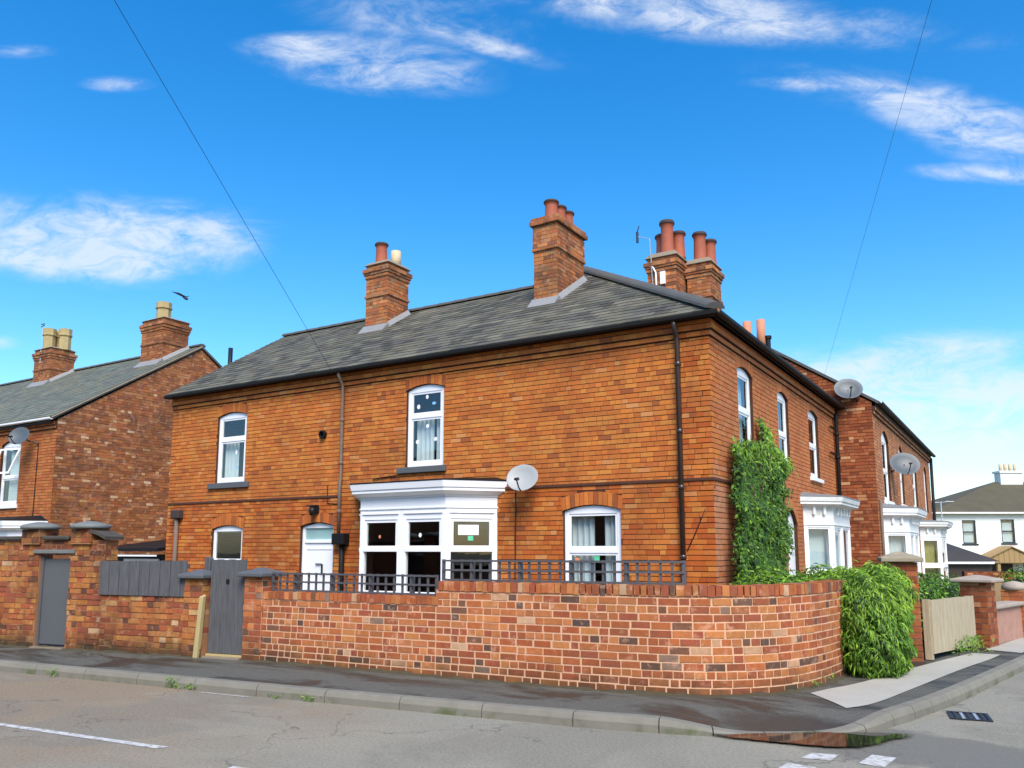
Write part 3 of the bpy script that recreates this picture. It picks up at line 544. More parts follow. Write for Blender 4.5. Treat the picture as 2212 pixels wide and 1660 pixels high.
# ------------------------------------------------------------------ ground, road, pavement
def gz(y): t = min(1, max(0, (y - 14) / 40)); return -1.3 * t * t * (3 - 2 * t)
def sheet(name, xs, ys, z, mat, kind='structure', keep=None):
    m = MB(); nx, ny = len(xs), len(ys); vs = [(x, y, gz(y) + z) for y in ys for x in xs]
    fs = [(j * nx + i, j * nx + i + 1, (j + 1) * nx + i + 1, (j + 1) * nx + i) for j in range(ny - 1) for i in range(nx - 1)]
    m.add(vs, fs); o = m.build(name, mat); o['kind'] = kind; return o
YS = [-300, -60, -15, 0, 10, 14, 18, 22, 26, 30, 34, 38, 42, 46, 50, 54, 60, 80, 150, 400, 1200]
sheet('ground', [-1200, -200, -40, 0, 40, 200, 1200], YS, -.03, 'grass_ground')
K = [(-60, -12.6), (-30, -9.15), (-7.72, -6.57), (-3.62, -6.12), (-.8, -5.78), (.64, -5.6), (1.4, -5.43), (1.72, -5.32), (2.1, -5.1), (2.45, -4.86), (2.82, -4.5), (3.04, -3.76), (3.33, -2.62), (3.94, .7), (4.7, 5), (6.3, 14), (8.4, 26), (12.5, 50), (20, 95)]
Wl = [(-60, -12.0), (-30, -8.6), (-9.84, -5.45), (-5.25, -4.6), (-.42, -4.33), (.62, -4.2), (1.06, -4.06), (1.44, -3.82), (1.6, -3.65), (1.8, -3.4), (1.95, -3.05), (2.02, -2.66), (2.1, -1.58), (2.6, -.5), (3.0, .9), (3.95, 4.9), (5.55, 14), (7.6, 26), (11.7, 50)]
def smooth_poly(p, it=2):
    for _ in range(it):
        q = [p[0]]
        for a, b in zip(p, p[1:]): q += [(a[0] * .75 + b[0] * .25, a[1] * .75 + b[1] * .25), (a[0] * .25 + b[0] * .75, a[1] * .25 + b[1] * .75)]
        p = q + [p[-1]]
    return p
def resample(p, n):
    p = [Vector((x, y, 0)) for x, y in p]; L_ = [0]
    for a, b in zip(p, p[1:]): L_.append(L_[-1] + (b - a).length)
    out = []
    for i in range(n):
        t = L_[-1] * i / (n - 1); k = max(j for j in range(len(L_)) if L_[j] <= t + 1e-9); k = min(k, len(p) - 2); f = (t - L_[k]) / max(L_[k + 1] - L_[k], 1e-9); q = p[k].lerp(p[k + 1], f); out.append((q.x, q.y))
    return out
def drop(x, y):                                     # pavement falls to the road where the kerb is dropped at the corner
    d = math.hypot(x - 2.25, y + 5.0); t = min(1, max(0, (d - .25) / 1.0)); return t * t * (3 - 2 * t)
# road: everything on the street side of the kerb
def lerp_poly(p, x):
    for a, b in zip(p, p[1:]):
        if a[0] <= x <= b[0]: return a[1] + (b[1] - a[1]) * (x - a[0]) / (b[0] - a[0])
road = MB(); nK = len(K)
for i in range(nK - 1):
    a, b = K[i], K[i + 1]
    def outp(q, k): return (q[0] + (60 if k > 6 else 0) + (10 if k == 6 else 0), q[1] - (60 if k < 11 else 20))
    A, B = outp(a, i), outp(b, i + 1); n = 6
    if i >= 10: A, B = (a[0] + 60, a[1] - 20 - (0 if i > 10 else 40)), (b[0] + 60, b[1] - 20)
    road.add([(a[0], a[1], gz(a[1])), (A[0], A[1], gz(A[1])), (B[0], B[1], gz(B[1])), (b[0], b[1], gz(b[1]))], [(0, 1, 2, 3)])
rd = setp(road.build('road', 'asphalt_road'), kind='structure')
NP = 260; Ks = smooth_poly(K, 2)
Kr = resample([p for p in Ks if p[0] > -31 and p[1] < 30], NP)
def nearest_wall(p, wl):
    best = None
    for a, b in zip(wl, wl[1:]):
        A, B, P = Vector(a), Vector(b), Vector(p); t = max(0, min(1, (P - A).dot(B - A) / (B - A).length_squared)); q = A + (B - A) * t; d = (q - P).length
        if best is None or d < best[0]: best = (d, (q.x, q.y))
    return best[1]
Ws = smooth_poly(Wl, 1); pv = MB(); NC = 7; vs = []
for p in Kr:
    q = nearest_wall(p, Ws); dx, dy = q[0] - p[0], q[1] - p[1]; L_ = math.hypot(dx, dy); q = (q[0] + dx / L_ * .25, q[1] + dy / L_ * .25); p = (p[0] + dx / L_ * .13, p[1] + dy / L_ * .13)
    for j in range(NC + 1):
        t = j / NC; x, y = p[0] + (q[0] - p[0]) * t, p[1] + (q[1] - p[1]) * t; vs.append((x, y, gz(y) + .012 + .095 * drop(x, y)))
pv.add(vs, [(i * (NC + 1) + j, (i + 1) * (NC + 1) + j, (i + 1) * (NC + 1) + j + 1, i * (NC + 1) + j + 1) for i in range(NP - 1) for j in range(NC)])
pav = setp(pv.build('pavement', 'asphalt_path', smooth=True), kind='structure')
def pave_z(x, y): return gz(y) + .012 + .095 * drop(x, y)
# kerb of single concrete stones
kerb = MB(); kerb.loft([[(x, y + .02, gz(y) - .05), (x, y + .09, gz(y) - .05), (x, y + .09, gz(y) - .02), (x, y + .02, gz(y) - .02)] for x, y in resample(K[1:-2], 120)]); kb = setp(kerb.build('kerb', 'kerb_concrete'), kind='structure')
Kd = resample([p for p in Ks if p[0] > -14 and p[1] < 14], 1400); stones = []; acc = 0; st = 0
for i in range(1, len(Kd)):
    acc += math.dist(Kd[i], Kd[i - 1])
    x, y = Kd[i]; want = .45 if (x > 1.2 and y < -2.2) else .915
    if acc >= want: stones.append((st, i)); st = i; acc = 0
for a, b in stones:
    m = MB(); rg = []; n = 4; xm, ym = Kd[(a + b) // 2]
    for k in range(n + 1):
        i = a + (b - a) * k // n; x, y = Kd[i]; i0, i1 = max(i - 4, 0), min(i + 4, len(Kd) - 1); tx, ty = Kd[i1][0] - Kd[i0][0], Kd[i1][1] - Kd[i0][1]; l = math.hypot(tx, ty); nx, ny = -ty / l, tx / l
        if k == 0: x += tx / l * .005; y += ty / l * .005
        if k == n: x -= tx / l * .005; y -= ty / l * .005
        h = .016 + .108 * drop(x, y); g = gz(y)
        prof = [(0, -.04), (.0, h * .55), (.022, h * .92), (.045, h), (.138, h + .002), (.138, -.04)]
        rg.append([(x + nx * o, y + ny * o, g + zz) for o, zz in prof])
    m.loft(rg); m.build('kerb_stone', 'kerb_concrete', kb)
# pale concrete strip along the boundary on the right
near = smooth_poly([(2.52, -3.95), (2.7, -3.73), (2.95, -2.33), (3.29, -.39), (3.55, .8), (3.66, 1.5)], 2); far = smooth_poly([(2.05, -3.30), (2.16, -2.9), (2.36, -2.4), (2.62, -1.2), (3.0, .4), (3.3, 1.5)], 2)
n_ = 40; A, B = resample(near, n_), resample(far, n_); m = MB(); vs = []
for a, b in zip(A, B):
    for j in range(4): t = j / 3; x, y = a[0] + (b[0] - a[0]) * t, a[1] + (b[1] - a[1]) * t; vs.append((x, y, pave_z(x, y) + .006))
m.add(vs, [(i * 4 + j, (i + 1) * 4 + j, (i + 1) * 4 + j + 1, i * 4 + j + 1) for i in range(n_ - 1) for j in range(3)]); setp(m.build('concrete_path', 'concrete_path', smooth=True), kind='structure')
m = MB(); A = resample([(3.92, 1.9), (4.35, 4.2), (5.4, 9)], 20); B = resample([(3.45, 2.1), (3.9, 4.4), (4.95, 9.1)], 20); m.add([(x, y, pave_z(x, y) + .006) for a, b in zip(A, B) for x, y in (a, b)], [(2 * i, 2 * i + 2, 2 * i + 3, 2 * i + 1) for i in range(19)]); o = m.build('concrete_path', 'concrete_path'); o['kind'] = 'structure'
# road markings and the puddle
def flat(name, pts, z, mat, parent=None, wob=0):
    m = MB(); m.add([(x + random.uniform(-wob, wob), y + random.uniform(-wob, wob), z) for x, y in pts], [tuple(range(len(pts)))]); return m.build(name, mat, parent)
line = [(-9, -8.98), (-6, -8.56), (-4.11, -8.355), (-3.4, -8.285), (-2.7, -8.205), (-2.02, -8.13)]
flat('centre_line', [(x, y - .04) for x, y in line] + [(x + .02, y + .04) for x, y in reversed(line)], .004, 'road_paint', rd, .008)
for q in ([(2.5, -5.71), (2.71, -5.69), (2.73, -5.46), (2.53, -5.5)], [(2.90, -5.64), (3.09, -5.68), (3.12, -5.32), (2.95, -5.32)], [(2.42, -6.12), (2.66, -6.14), (2.66, -5.95), (2.44, -5.93)], [(2.86, -6.2), (3.08, -6.22), (3.1, -5.95), (2.9, -5.94)]):
    flat('give_way_mark', q, .004, 'road_paint', rd, .01)
flat('faded_line', [(-4.0, -6.25), (-3.3, -6.17), (-3.3, -6.14), (-4.0, -6.22)], .004, 'road_paint', rd, .005); flat('faded_line', [(-1.05, -8.28), (-.72, -8.24), (-.72, -8.18), (-1.05, -8.22)], .004, 'road_paint', rd, .005)
pud = smooth_poly([(1.6, -5.36), (1.85, -5.2), (2.1, -5.02), (2.38, -4.80), (2.70, -4.60), (2.88, -4.5), (3.08, -4.40), (3.2, -4.46), (3.04, -4.72), (2.98, -4.96), (2.79, -5.26), (2.51, -5.34), (2.14, -5.38), (1.85, -5.42), (1.6, -5.36)], 2)
pc_ = (sum(p[0] for p in pud) / len(pud), sum(p[1] for p in pud) / len(pud)); m = MB(); n_ = len(pud); rings_ = [(1.06, 0.0), (.9, .55), (.72, 1.0), (.3, 1.0)]
m.loft([[(pc_[0] + (x - pc_[0]) * k, pc_[1] + (y - pc_[1]) * k, .022) for x, y in pud] for k, a in rings_], True, False); m.f.append(tuple(range(3 * n_, 4 * n_))); m.c.append((1, 1, 1))
pu = setp(m.build('puddle', 'puddle_water'), kind='structure'); at_ = pu.data.attributes.new('depth', 'FLOAT', 'POINT')
if len(pu.data.vertices) == 4 * n_: at_.data.foreach_set('value', [a for k, a in rings_ for _ in range(n_)])
else: at_.data.foreach_set('value', [1.0] * len(pu.data.vertices))
# gully grate in the right-hand street
g = thing('drain_grate', 'iron gully grate in the road beside the corner kerb', 'drain', (3.5, -3.25, 0)); m = MB(); F = Frame((3.36, -3.42), (.98, .16), (-.16, .98))
for q in ((0, .36, 0, .03), (0, .36, .37, .40), (0, .03, .03, .37), (.33, .36, .03, .37)): m.hexa([F.p(q[0], .001, q[2]), F.p(q[1], .001, q[2]), F.p(q[1], .001, q[3]), F.p(q[0], .001, q[3])], [F.p(q[0], .012, q[2]), F.p(q[1], .012, q[2]), F.p(q[1], .012, q[3]), F.p(q[0], .012, q[3])])
m.build('frame', 'metal_dark', g)
for i in range(5): m = MB(); a = .05 + i * .058; F.box(m, a, a + .028, .002, .010, .03, .37); m.build('bar', 'aluminium' if i % 2 else 'metal_dark', g)
m = MB(); m.add([F.p(.02, .0015, .02), F.p(.34, .0015, .02), F.p(.34, .0015, .38), F.p(.02, .0015, .38)], [(0, 1, 2, 3)]); m.build('sump_shade', 'room_dark', g)  # flat dark sheet: the shade of the pit painted under the bars
# yards behind the walls
m = MB(); yard = [(-16, -6.2), (-9.84, -5.3), (-5.25, -4.45), (-.42, -4.2), (.6, -4.05), (1.4, -3.7), (1.85, -2.8), (2.0, -1.5), (2.9, 1.0), (5.4, 14), (5.4, 16), (-60, 16), (-60, -6)]
m.add([(x, y, .09) for x, y in yard], [tuple(range(len(yard)))]); setp(m.build('yard', 'garden_soil'), kind='structure')

# ------------------------------------------------------------------ the corner house
ORANGE = palette([(.56, .180, .038), (.53, .162, .035), (.58, .205, .044), (.51, .148, .034), (.56, .172, .038), (.48, .136, .033), (.59, .22, .05)], 21, .09) + [(.58, .25, .085), (.56, .22, .075), (.34, .10, .032), (.31, .09, .032)]
PINK = palette([(.50, .21, .11), (.46, .18, .09), (.54, .25, .14)], 8, .1)
FRONT = palette([(.48, .16, .055), (.51, .175, .06), (.44, .135, .045), (.53, .20, .075)], 14, .10)
house = thing('corner_house', 'two-storey orange brick corner house with slate roof, tall chimneys and white bay window', 'house', (-5, 3, .09))
nO = len(ORANGE)
LOWER = palette([(.48, .120, .023), (.45, .108, .022), (.50, .135, .026), (.42, .098, .022), (.51, .155, .03)], 10, .08); ORANGE += LOWER
def pick_side(P, z):
    r = random.random()
    if z < 2.68 and r > .12 and random.random() < .62: return nO + random.randrange(len(LOWER))
    if P.x > -.5 and r > .2 and random.random() < .5: return nO + random.randrange(len(LOWER))
    if r < .03: return nO - 4 + random.randrange(2)
    if r < .06: return nO - 2 + random.randrange(2)
    return random.randrange(nO - 4)
FS = Frame((0, 0), (1, 0), (0, -1)); FF = Frame((0, 0), (0, 1), (1, 0))
hs_ = {'A': dict(u0=-11.86, u1=-10.86, z0=3.15, z1=4.70, rise=.09, ring=.22), 'B': dict(u0=-6.18, u1=-5.26, z0=3.22, z1=4.755, rise=.09, ring=.22), 'C': dict(u0=-11.88, u1=-10.84, z0=1.33, z1=2.09, rise=.08, ring=.23),
       'door': dict(u0=-9.02, u1=-8.06, z0=.12, z1=2.11, rise=.08, ring=.21), 'D': dict(u0=-2.67, u1=-1.59, z0=.93, z1=2.28, rise=.09, ring=.23), 'bay': dict(u0=-7.2, u1=-4.15, z0=.3, z1=2.72)}
hf_ = {'1': dict(u0=1.48, u1=2.42, z0=3.18, z1=4.76, rise=.10, ring=.22), '2': dict(u0=4.22, u1=5.10, z0=3.18, z1=4.76, rise=.10, ring=.22), '3': dict(u0=6.98, u1=8.04, z0=3.28, z1=4.78, rise=.10, ring=.22), 'bay': dict(u0=6.2, u1=8.9, z0=.4, z1=2.6), 'door': dict(u0=4.55, u1=5.45, z0=.12, z1=2.15, rise=.3, ring=.22)}
m = MB(); wall_mesh(m, FS, -13.55, 0, .09, 5.30, list(hs_.values())); wl = m.build('wall', 'mortar_dark', house)
m = MB(); wall_mesh(m, FF, 0, 10.2, .09, 5.30, list(hf_.values())); wf = m.build('wall', 'mortar_dark', house)
m = MB(); m.hexa([(-13.55, 7.2, .09), (-8.8, 7.2, .09), (-8.8, 7.44, .09), (-13.55, 7.44, .09)], [(-13.55, 7.2, 5.3), (-8.8, 7.2, 5.3), (-8.8, 7.44, 5.3), (-13.55, 7.44, 5.3)])
m.box(-9.04, -8.8, 7.44, 10.2, .09, 5.3); m.box(-8.8, 0, 9.96, 10.2, .09, 5.3)
m.prism([(-13.55, .0, .09), (-13.55, 7.2, .09), (-13.55, 7.2, 5.36), (-13.55, 3.6, 7.55), (-13.55, .0, 5.36)], (.24, 0, 0)); m.build('rear_wall', 'brick_plain', house)
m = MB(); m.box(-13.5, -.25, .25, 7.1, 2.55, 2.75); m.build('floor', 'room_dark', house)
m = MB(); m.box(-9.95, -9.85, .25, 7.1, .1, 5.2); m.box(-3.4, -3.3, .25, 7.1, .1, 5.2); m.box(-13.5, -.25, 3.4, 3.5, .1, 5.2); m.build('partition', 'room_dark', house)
PS = ORANGE + PINK + FRONT; nS = len(ORANGE); nP = len(PINK); nF = len(FRONT)
def pick_front(P, z):
    if P.y < .75 and z < 3.0 and random.random() < .85 * (1 if z < 2.6 else .5): return nS + random.randrange(nP)
    if P.y < .35 and z > 3.0 and random.random() < .6: return random.randrange(nO - 4)
    return nS + nP + random.randrange(nF)
pool = Pool()
lay(pool, FS, -13.55, .004, .12, 5.02, pick_side, list(hs_.values()), zbase=.10)
for k in ('A', 'B', 'C', 'door', 'D'): ring(pool, FS, hs_[k], lambda P, z: random.choice([0, 1, 3, 5, nO - 2]) if k == 'C' else random.choice([0, 3, 5, 5, nO - 1]))
pf = Pool(); lay(pf, FF, 0, 10.2, .12, 5.02, pick_front, list(hf_.values()), zbase=.10, header=.5)
for k in ('1', '2', '3', 'door'): ring(pf, FF, hf_[k], lambda P, z: nS + nP + random.randrange(nF))
# eaves corbels: two projecting courses on both fronts
mc = MB()
for (z0, z1, o) in ((5.025, 5.115, .035), (5.12, 5.22, .075), (5.225, 5.30, .05)):
    mc.hexa([(-13.55, 0, z0), (o, -o, z0), (0, 0, z0), (-13.55, 0, z0)][:0] or [(-13.55, -o, z0), (o, -o, z0), (o, 0.0, z0), (-13.55, 0.0, z0)], [(-13.55, -o, z1), (o, -o, z1), (o, 0.0, z1), (-13.55, 0.0, z1)])
    mc.box(0.0, o, 0.001, 10.2, z0, z1)
    lay(pool, Frame((0, -o), (1, 0), (0, -1)), -13.55, o, z0 + .004, z1 - .004, pick_side, ch=.2, joint=.01, proud=.006)
    lay(pf, Frame((o, 0), (0, 1), (1, 0)), -o, 10.2, z0 + .004, z1 - .004, pick_front, ch=.2, joint=.01, proud=.006)
mc.build('corbel', 'mortar_dark', house)
vis = lambda P: P.z > 1.35 and P.x > -6.5
pool.finish('brick', 'brickwork', 'brick_orange', PS, wl, 150, vis)
pf.finish('brick', 'brickwork', 'brick_front', PS, wf, 150, lambda P: P.z > 1.5 and P.y < 5)
# string course: moulded brick band, its shadow line put into the dark colour
m = MB(); o = .028
for a, b in ((-13.55, -7.95), (-3.85, .03)): m = MB(); m.box(a, b, -o, .0, 2.69, 2.745); m.build('string_course', 'string_shaded_brick', house, bevel=.01)
m = MB(); m.box(0.0, o, .001, 4.2, 2.69, 2.745); m.build('string_course', 'string_shaded_brick', house, bevel=.01)
# windows of the long side
W_A = window(house, FS, hs_['A'], 4.15, (-12.06, -10.68, 3.02), [('curtain', -11.8, -11.35, 3.2, 4.1), ('curtain', -11.1, -10.9, 3.2, 4.1), ('sticker', -11.25, 3.85, .035, 1.5, 'paper'), ('sticker', -11.2, 3.5, .03, 1.2, 'sticker_blue')])
W_B = window(house, FS, hs_['B'], 4.22, (-6.36, -5.18, 3.10), [('curtain', -6.05, -5.62, 3.28, 4.2), ('curtain', -5.6, -5.34, 3.28, 4.2), ('sticker', -5.72, 4.60, .035, 1.2, 'paper'), ('sticker', -5.93, 4.42, .04, 1.2, 'paper'), ('sticker', -5.55, 4.46, .05, .6, 'sticker_blue'), ('sticker', -5.7, 4.02, .04, 1.0, 'paper'), ('sticker', -5.95, 3.72, .04, 1, 'paper'), ('sticker', -5.5, 3.75, .04, 1, 'paper')])
W_C = window(house, FS, hs_['C'], None, None, [('blind', -11.8, -10.9, 2.0, 2.1)], sash=False)
W_D = window(house, FS, hs_['D'], 1.60, (-2.75, -1.5, .84), [('curtain', -2.6, -2.17, .95, 2.26), ('curtain', -2.0, -1.66, .95, 2.26), ('paper', -2.12, -2.02, 1.4, 1.52, 'sticker_green'), ('paper', -2.48, -2.4, 1.42, 1.48, 'sticker_red')])
# door with fanlight
h = hs_['door']; dm = MB(); FS.box(dm, h['u0'] + .004, h['u0'] + .07, .13, 2.11, -.15, -.06); FS.box(dm, h['u1'] - .07, h['u1'] - .004, .13, 2.11, -.15, -.06); FS.box(dm, h['u0'] + .07, h['u1'] - .07, 1.76, 1.83, -.15, -.06)
FS.poly(dm, [(h['u0'] + .07, 2.07), (h['u1'] - .07, 2.07), (h['u1'] - .07, 2.12), (-8.54, 2.184), (h['u0'] + .07, 2.12)], -.15, -.06)
door = dm.build('door', 'upvc', house, bevel=.006); m = MB(); FS.box(m, h['u0'] + .07, h['u1'] - .07, .14, 1.76, -.14, -.09); m.build('door_leaf', 'upvc', door, bevel=.005)
for a, b, c, d in ((-8.9, -8.58, .3, 1.0), (-8.5, -8.18, .3, 1.0), (-8.9, -8.18, 1.62, 1.66)): m = MB(); FS.box(m, a, b, c, d, -.089, -.078); m.build('door_panel', 'upvc', door, bevel=.008)
m = MB(); FS.box(m, h['u0'] + .07, h['u1'] - .07, 1.83, 2.07, -.11, -.10); m.build('fanlight', 'glass_teal_film', door)
m = MB(); FS.box(m, -8.44, -8.42, 1.12, 1.32, -.085, -.05); FS.box(m, -8.62, -8.44, 1.315, 1.335, -.075, -.055); m.build('handle', 'metal_dark', door)
m = MB(); FS.box(m, -9.1, -7.98, .09, .13, -.2, .15); m.build('step', 'cement', door)
# canted bay on the long side
bz = dict(base=.09, apron=.72, sill=.86, tr=(1.58, 1.655), head=2.17, mould=2.27, frieze=2.36, cor=2.66, top=2.84, roof=2.93)
B1, subs = bay(house, FS, -7.32, -4.02, .72, .64, bz, 2)
f, L_, n = subs[1]
for uu, z_, mt, s in ((.46, 1.86, 'sticker_red', .028), (1.42, 1.88, 'paper', .035)): m = MB(); f.poly(m, [(uu + s * math.cos(a * .785), z_ + s * 1.2 * math.sin(a * .785)) for a in range(8)], -.044, -.0425); m.build('sticker', mt, B1)
f, L_, n = subs[2]; m = MB(); f.box(m, .24, .62, 1.88, 2.06, -.044, -.0425); m.build('notice', 'paper', B1); m = MB(); f.box(m, .42, .52, 1.78, 1.865, -.044, -.0425); m.build('sticker', 'sticker_green', B1)
# windows of the short front
wl_dark = ('blind', )
W1 = window(house, FF, hf_['1'], 4.08, None, [('blind', 1.55, 2.35, 3.22, 4.8)], mat='upvc', rec=.05); W2 = window(house, FF, hf_['2'], 3.98, None, [('blind', 4.28, 5.04, 3.22, 4.8)], rec=.05); W3 = window(house, FF, hf_['3'], 4.05, (6.9, 8.12, 3.19), [('curtain', 7.5, 7.95, 3.3, 4.8)], rec=.06, sill_mat='upvc')
dd = hf_['door']; m = MB(); FF.box(m, dd['u0'] + .01, dd['u1'] - .01, .13, 2.13, -.14, -.07); o = m.build('front_door', 'upvc', house); n = 10; m = MB(); FF.poly(m, [(dd['u0'] + .01, 2.135), (dd['u1'] - .01, 2.135)] + [(dd['u1'] - .9 * i / n, arch_top(dd, dd['u1'] - .9 * i / n) - .006) for i in range(1, n)], -.13, -.07); m.build('arched_panel', 'upvc', o)
bz2 = dict(base=.09, apron=1.05, sill=1.18, head=2.10, frieze=2.15, cor=2.60, top=2.76, roof=2.88)
B2, subs2 = bay(house, FF, 6.02, 9.1, .52, .56, bz2, 2, frieze_mat='old_white_paint', ov=.2, marks=True)
for (f, L_, n) in subs2: m = MB(); f.box(m, .1, L_ - .1, 1.15, 2.12, -.24, -.23); m.build('blind', 'blind', B2)
# ---- roof: slab with hips, slates on the slope that faces the street
PIT = .62; EY, EZ = -.22, 5.36
def rz(y): return EZ + PIT * (y - EY)
AP = Vector((-4.42, 4.42, rz(4.42))); RY = 3.56; RZ = rz(RY); JX = -5.28; GX = -13.62
def pt(x, y): return (x, y, rz(y))
rf = MB(); th = (0, 0, -.07)
rf.prism([pt(GX, EY), pt(JX, EY), pt(JX, RY), pt(GX, RY)], th); rf.prism([pt(JX, EY), pt(-EY, EY), tuple(AP), (JX, RY, RZ)], th)
rf.prism([(-EY, EY, EZ), (-EY, 10.2, EZ), (AP.x, 10.2, AP.z), tuple(AP)], th)                       # slope over the short front
rf.prism([(GX, RY, RZ), (JX, RY, RZ), (-8.0, 6.8, EZ + .05), (GX, 7.34, EZ)], th); rf.prism([tuple(AP), (AP.x, 10.2, AP.z), (-9.06, 10.2, EZ), (-9.06, 7.4, EZ), (JX, RY, RZ)], th)
roof = rf.build('roof', 'slate_plain', house)
SL = palette([(.10, .097, .075), (.125, .12, .09), (.085, .082, .066), (.145, .135, .10), (.062, .06, .05), (.11, .10, .08)], 18, .22)
Vd = Vector((0, 1, PIT)).normalized(); Nd = Vector((0, -PIT, 1)).normalized(); k = math.hypot(1, PIT); O = Vector((0, EY, EZ + .002)); ps = Pool(); pk = lambda P: random.randrange(len(SL))
slates(ps, O, Vector((1, 0, 0)), Vd, Nd, [(GX, 0), (JX, 0), (JX, (RY - EY) * k), (GX, (RY - EY) * k)], (RY - EY) * k, GX, JX, pk)
slates(ps, O, Vector((1, 0, 0)), Vd, Nd, [(JX, 0), (-EY, 0), (AP.x, (AP.y - EY) * k), (JX, (RY - EY) * k)], (AP.y - EY) * k, JX, -EY, pk)
ps.finish('slate', 'slates', 'slate', SL, roof, 300, lambda P: P.z < 7.4)
ridge_tiles(roof, (GX, RY, RZ + .02), (JX, RY, RZ + .02)); ridge_tiles(roof, (JX, RY, RZ + .02), AP + Vector((0, 0, .02))); ridge_tiles(roof, AP + Vector((.0, 0, .03)), (-EY - .02, EY + .02, EZ + .06), r=.13); ridge_tiles(roof, AP + Vector((0, 0, .02)), (AP.x, 10.2, AP.z + .02))
# gutters
m = MB(); prof = [(-.055, .01), (-.05, -.035), (-.02, -.055), (.03, -.055), (.055, -.035), (.06, .0), (.05, .0), (.04, -.03), (-.035, -.03), (-.045, .01)]
m.loft([[(x, EY - .02 + a, EZ - .03 + b) for a, b in prof] for x in (GX + .05, -EY + .03)]); m.build('gutter', 'black_plastic', house)
m = MB(); m.loft([[(-EY + .02 - a, y, EZ - .03 + b) for a, b in prof] for y in (EY - .03, 10.15)]); m.build('gutter', 'black_plastic', house)
m = MB(); m.box(GX + .05, .165, -.165, -.14, 5.275, 5.335); m.box(.14, .165, -.14, 10.2, 5.275, 5.335); m.build('fascia', 'black_plastic', house)
m = MB(); m.hexa([(GX, EY, EZ - .16), (GX, EY + .01, EZ - .16), (GX + .03, EY + .01, EZ - .16), (GX + .03, EY, EZ - .16)], [(GX, EY, EZ - .08), (GX, EY + .01, EZ - .08), (GX + .03, EY + .01, EZ - .08), (GX + .03, EY, EZ - .08)]); m.build('verge_end', 'cement', house)
# downpipes
pipe(house, [(-.5, -.22, 5.28), (-.5, -.20, 5.2), (-.5, -.13, 5.08), (-.5, -.075, 5.0), (-.5, -.07, .12)], .042, brk=(4.6, 3.5, 2.6, 1.5))
pipe(house, [(-7.84, -.22, 5.28), (-7.84, -.20, 5.2), (-7.84, -.12, 5.08), (-7.84, -.075, 5.0), (-7.84, -.07, 3.06), (-7.84, -.09, 3.0), (-7.84, -.09, 1.9)], .035, 'rust_pipe', brk=(4.3, 3.4, 2.4)); pipe(house, [(-7.76, -.06, 1.95), (-7.76, -.06, .12)], .055, 'black_plastic')
m = MB(); FS.box(m, -7.93, -7.6, 1.72, 1.95, .01, .2); m.build('hopper_head', 'black_plastic', house, bevel=.02)
pipe(house, [(-13.1, -.07, 2.42), (-13.1, -.07, .1)], .05, 'rust_pipe'); m = MB(); FS.box(m, -13.24, -12.94, 2.36, 2.56, .005, .16); m.build('hopper_head', 'dark_rim', house, bevel=.02)
pipe(house, [(.1, 9.9, 5.25), (.09, 9.9, 5.0), (.07, 9.9, .12)], .05, 'black_plastic', brk=(4.6, 4.0))
m = MB(); m.tube([(.07, 9.2, 4.72), (.07, 9.95, 4.72)], .025, 6); m.tube([(.07, 9.1, 4.05), (.07, 9.95, 4.05)], .025, 6); m.build('waste_pipe', 'black_plastic', house)
# vent, lamp, cables on the wall
m = MB(); m.lathe((0, 0, 0), [(.075, 0), (.085, .03), (.085, .1), (.06, .1), (.055, .02)], 14); o = m.build('vent_cowl', 'black_plastic', house); o.matrix_basis = Matrix.Translation((-8.4, 0, 4.04)) @ Matrix.Rotation(R(90), 4, 'X')
lamp = thing('outside_lamp', 'small dark wall lamp fixed above the white side door', 'lamp', (-8.55, -.05, 2.44)); m = MB(); FS.box(m, -8.62, -8.48, 2.38, 2.52, .005, .05); m.build('back_plate', 'metal_dark', lamp); m = MB(); m.lathe((-8.55, -.14, 2.33), [(.05, 0), (.075, .12), (.05, .16), (.02, .17)], 10); m.build('lamp_shade', 'metal_dark', lamp, smooth=True); m = MB(); FS.box(m, -8.75, -8.5, 2.52, 2.55, .01, .12); m.build('hood', 'metal_dark', lamp)
for q, r_ in (([(-8.25, -.02, 2.95), (-8.25, -.02, 2.58), (-8.0, -.02, 2.56), (-7.85, -.02, 2.55)], .010), ([(-3.62, -.02, 2.75), (-3.64, -.02, 1.0)], .012), ([(-7.0, -.03, 3.03), (-6.4, -.03, 3.07)], .012), ([(.02, .02, 2.6), (-.32, -.02, 1.85), (-.45, -.02, 1.6)], .009)):
    m = MB(); m.tube(q, r_, 5); m.build('wall_cable', 'metal_dark', house)
# chimneys
CHP = palette([(.44, .155, .05), (.40, .13, .045), (.48, .19, .07), (.34, .11, .045), (.36, .17, .08), (.22, .09, .045)], 18, .18)
c1 = chimney(house, -9.56, -8.86, 2.45, 3.25, 6.4, 8.70, CHP, bands=((7.86, .06, .03),), corb=(.34, .19)); flashing(c1, -9.56, -8.86, 2.45, 3.25, rz(2.45), PIT)
pot(c1, -9.30, 2.70, 8.78, .55, .15); pot(c1, -9.08, 3.0, 8.76, .42, .135, 'cream_pot', style=2)
c2 = chimney(house, -4.42, -3.86, 2.03, 3.25, 6.2, 8.60, CHP, bands=((7.93, .07, .035), (8.0, .45, .02)), corb=(.10, .1), cap=.08); flashing(c2, -4.42, -3.86, 2.03, 3.25, rz(2.03), PIT)
for i, y in enumerate((2.28, 2.64, 3.0)): pot(c2, -4.13, y, 8.66, .44, .145)
c3 = chimney(house, -3.05, -2.35, 5.0, 5.8, 6.6, 8.42, CHP, bands=((7.5, .07, .035),), corb=(.34, .2), cap=.14)
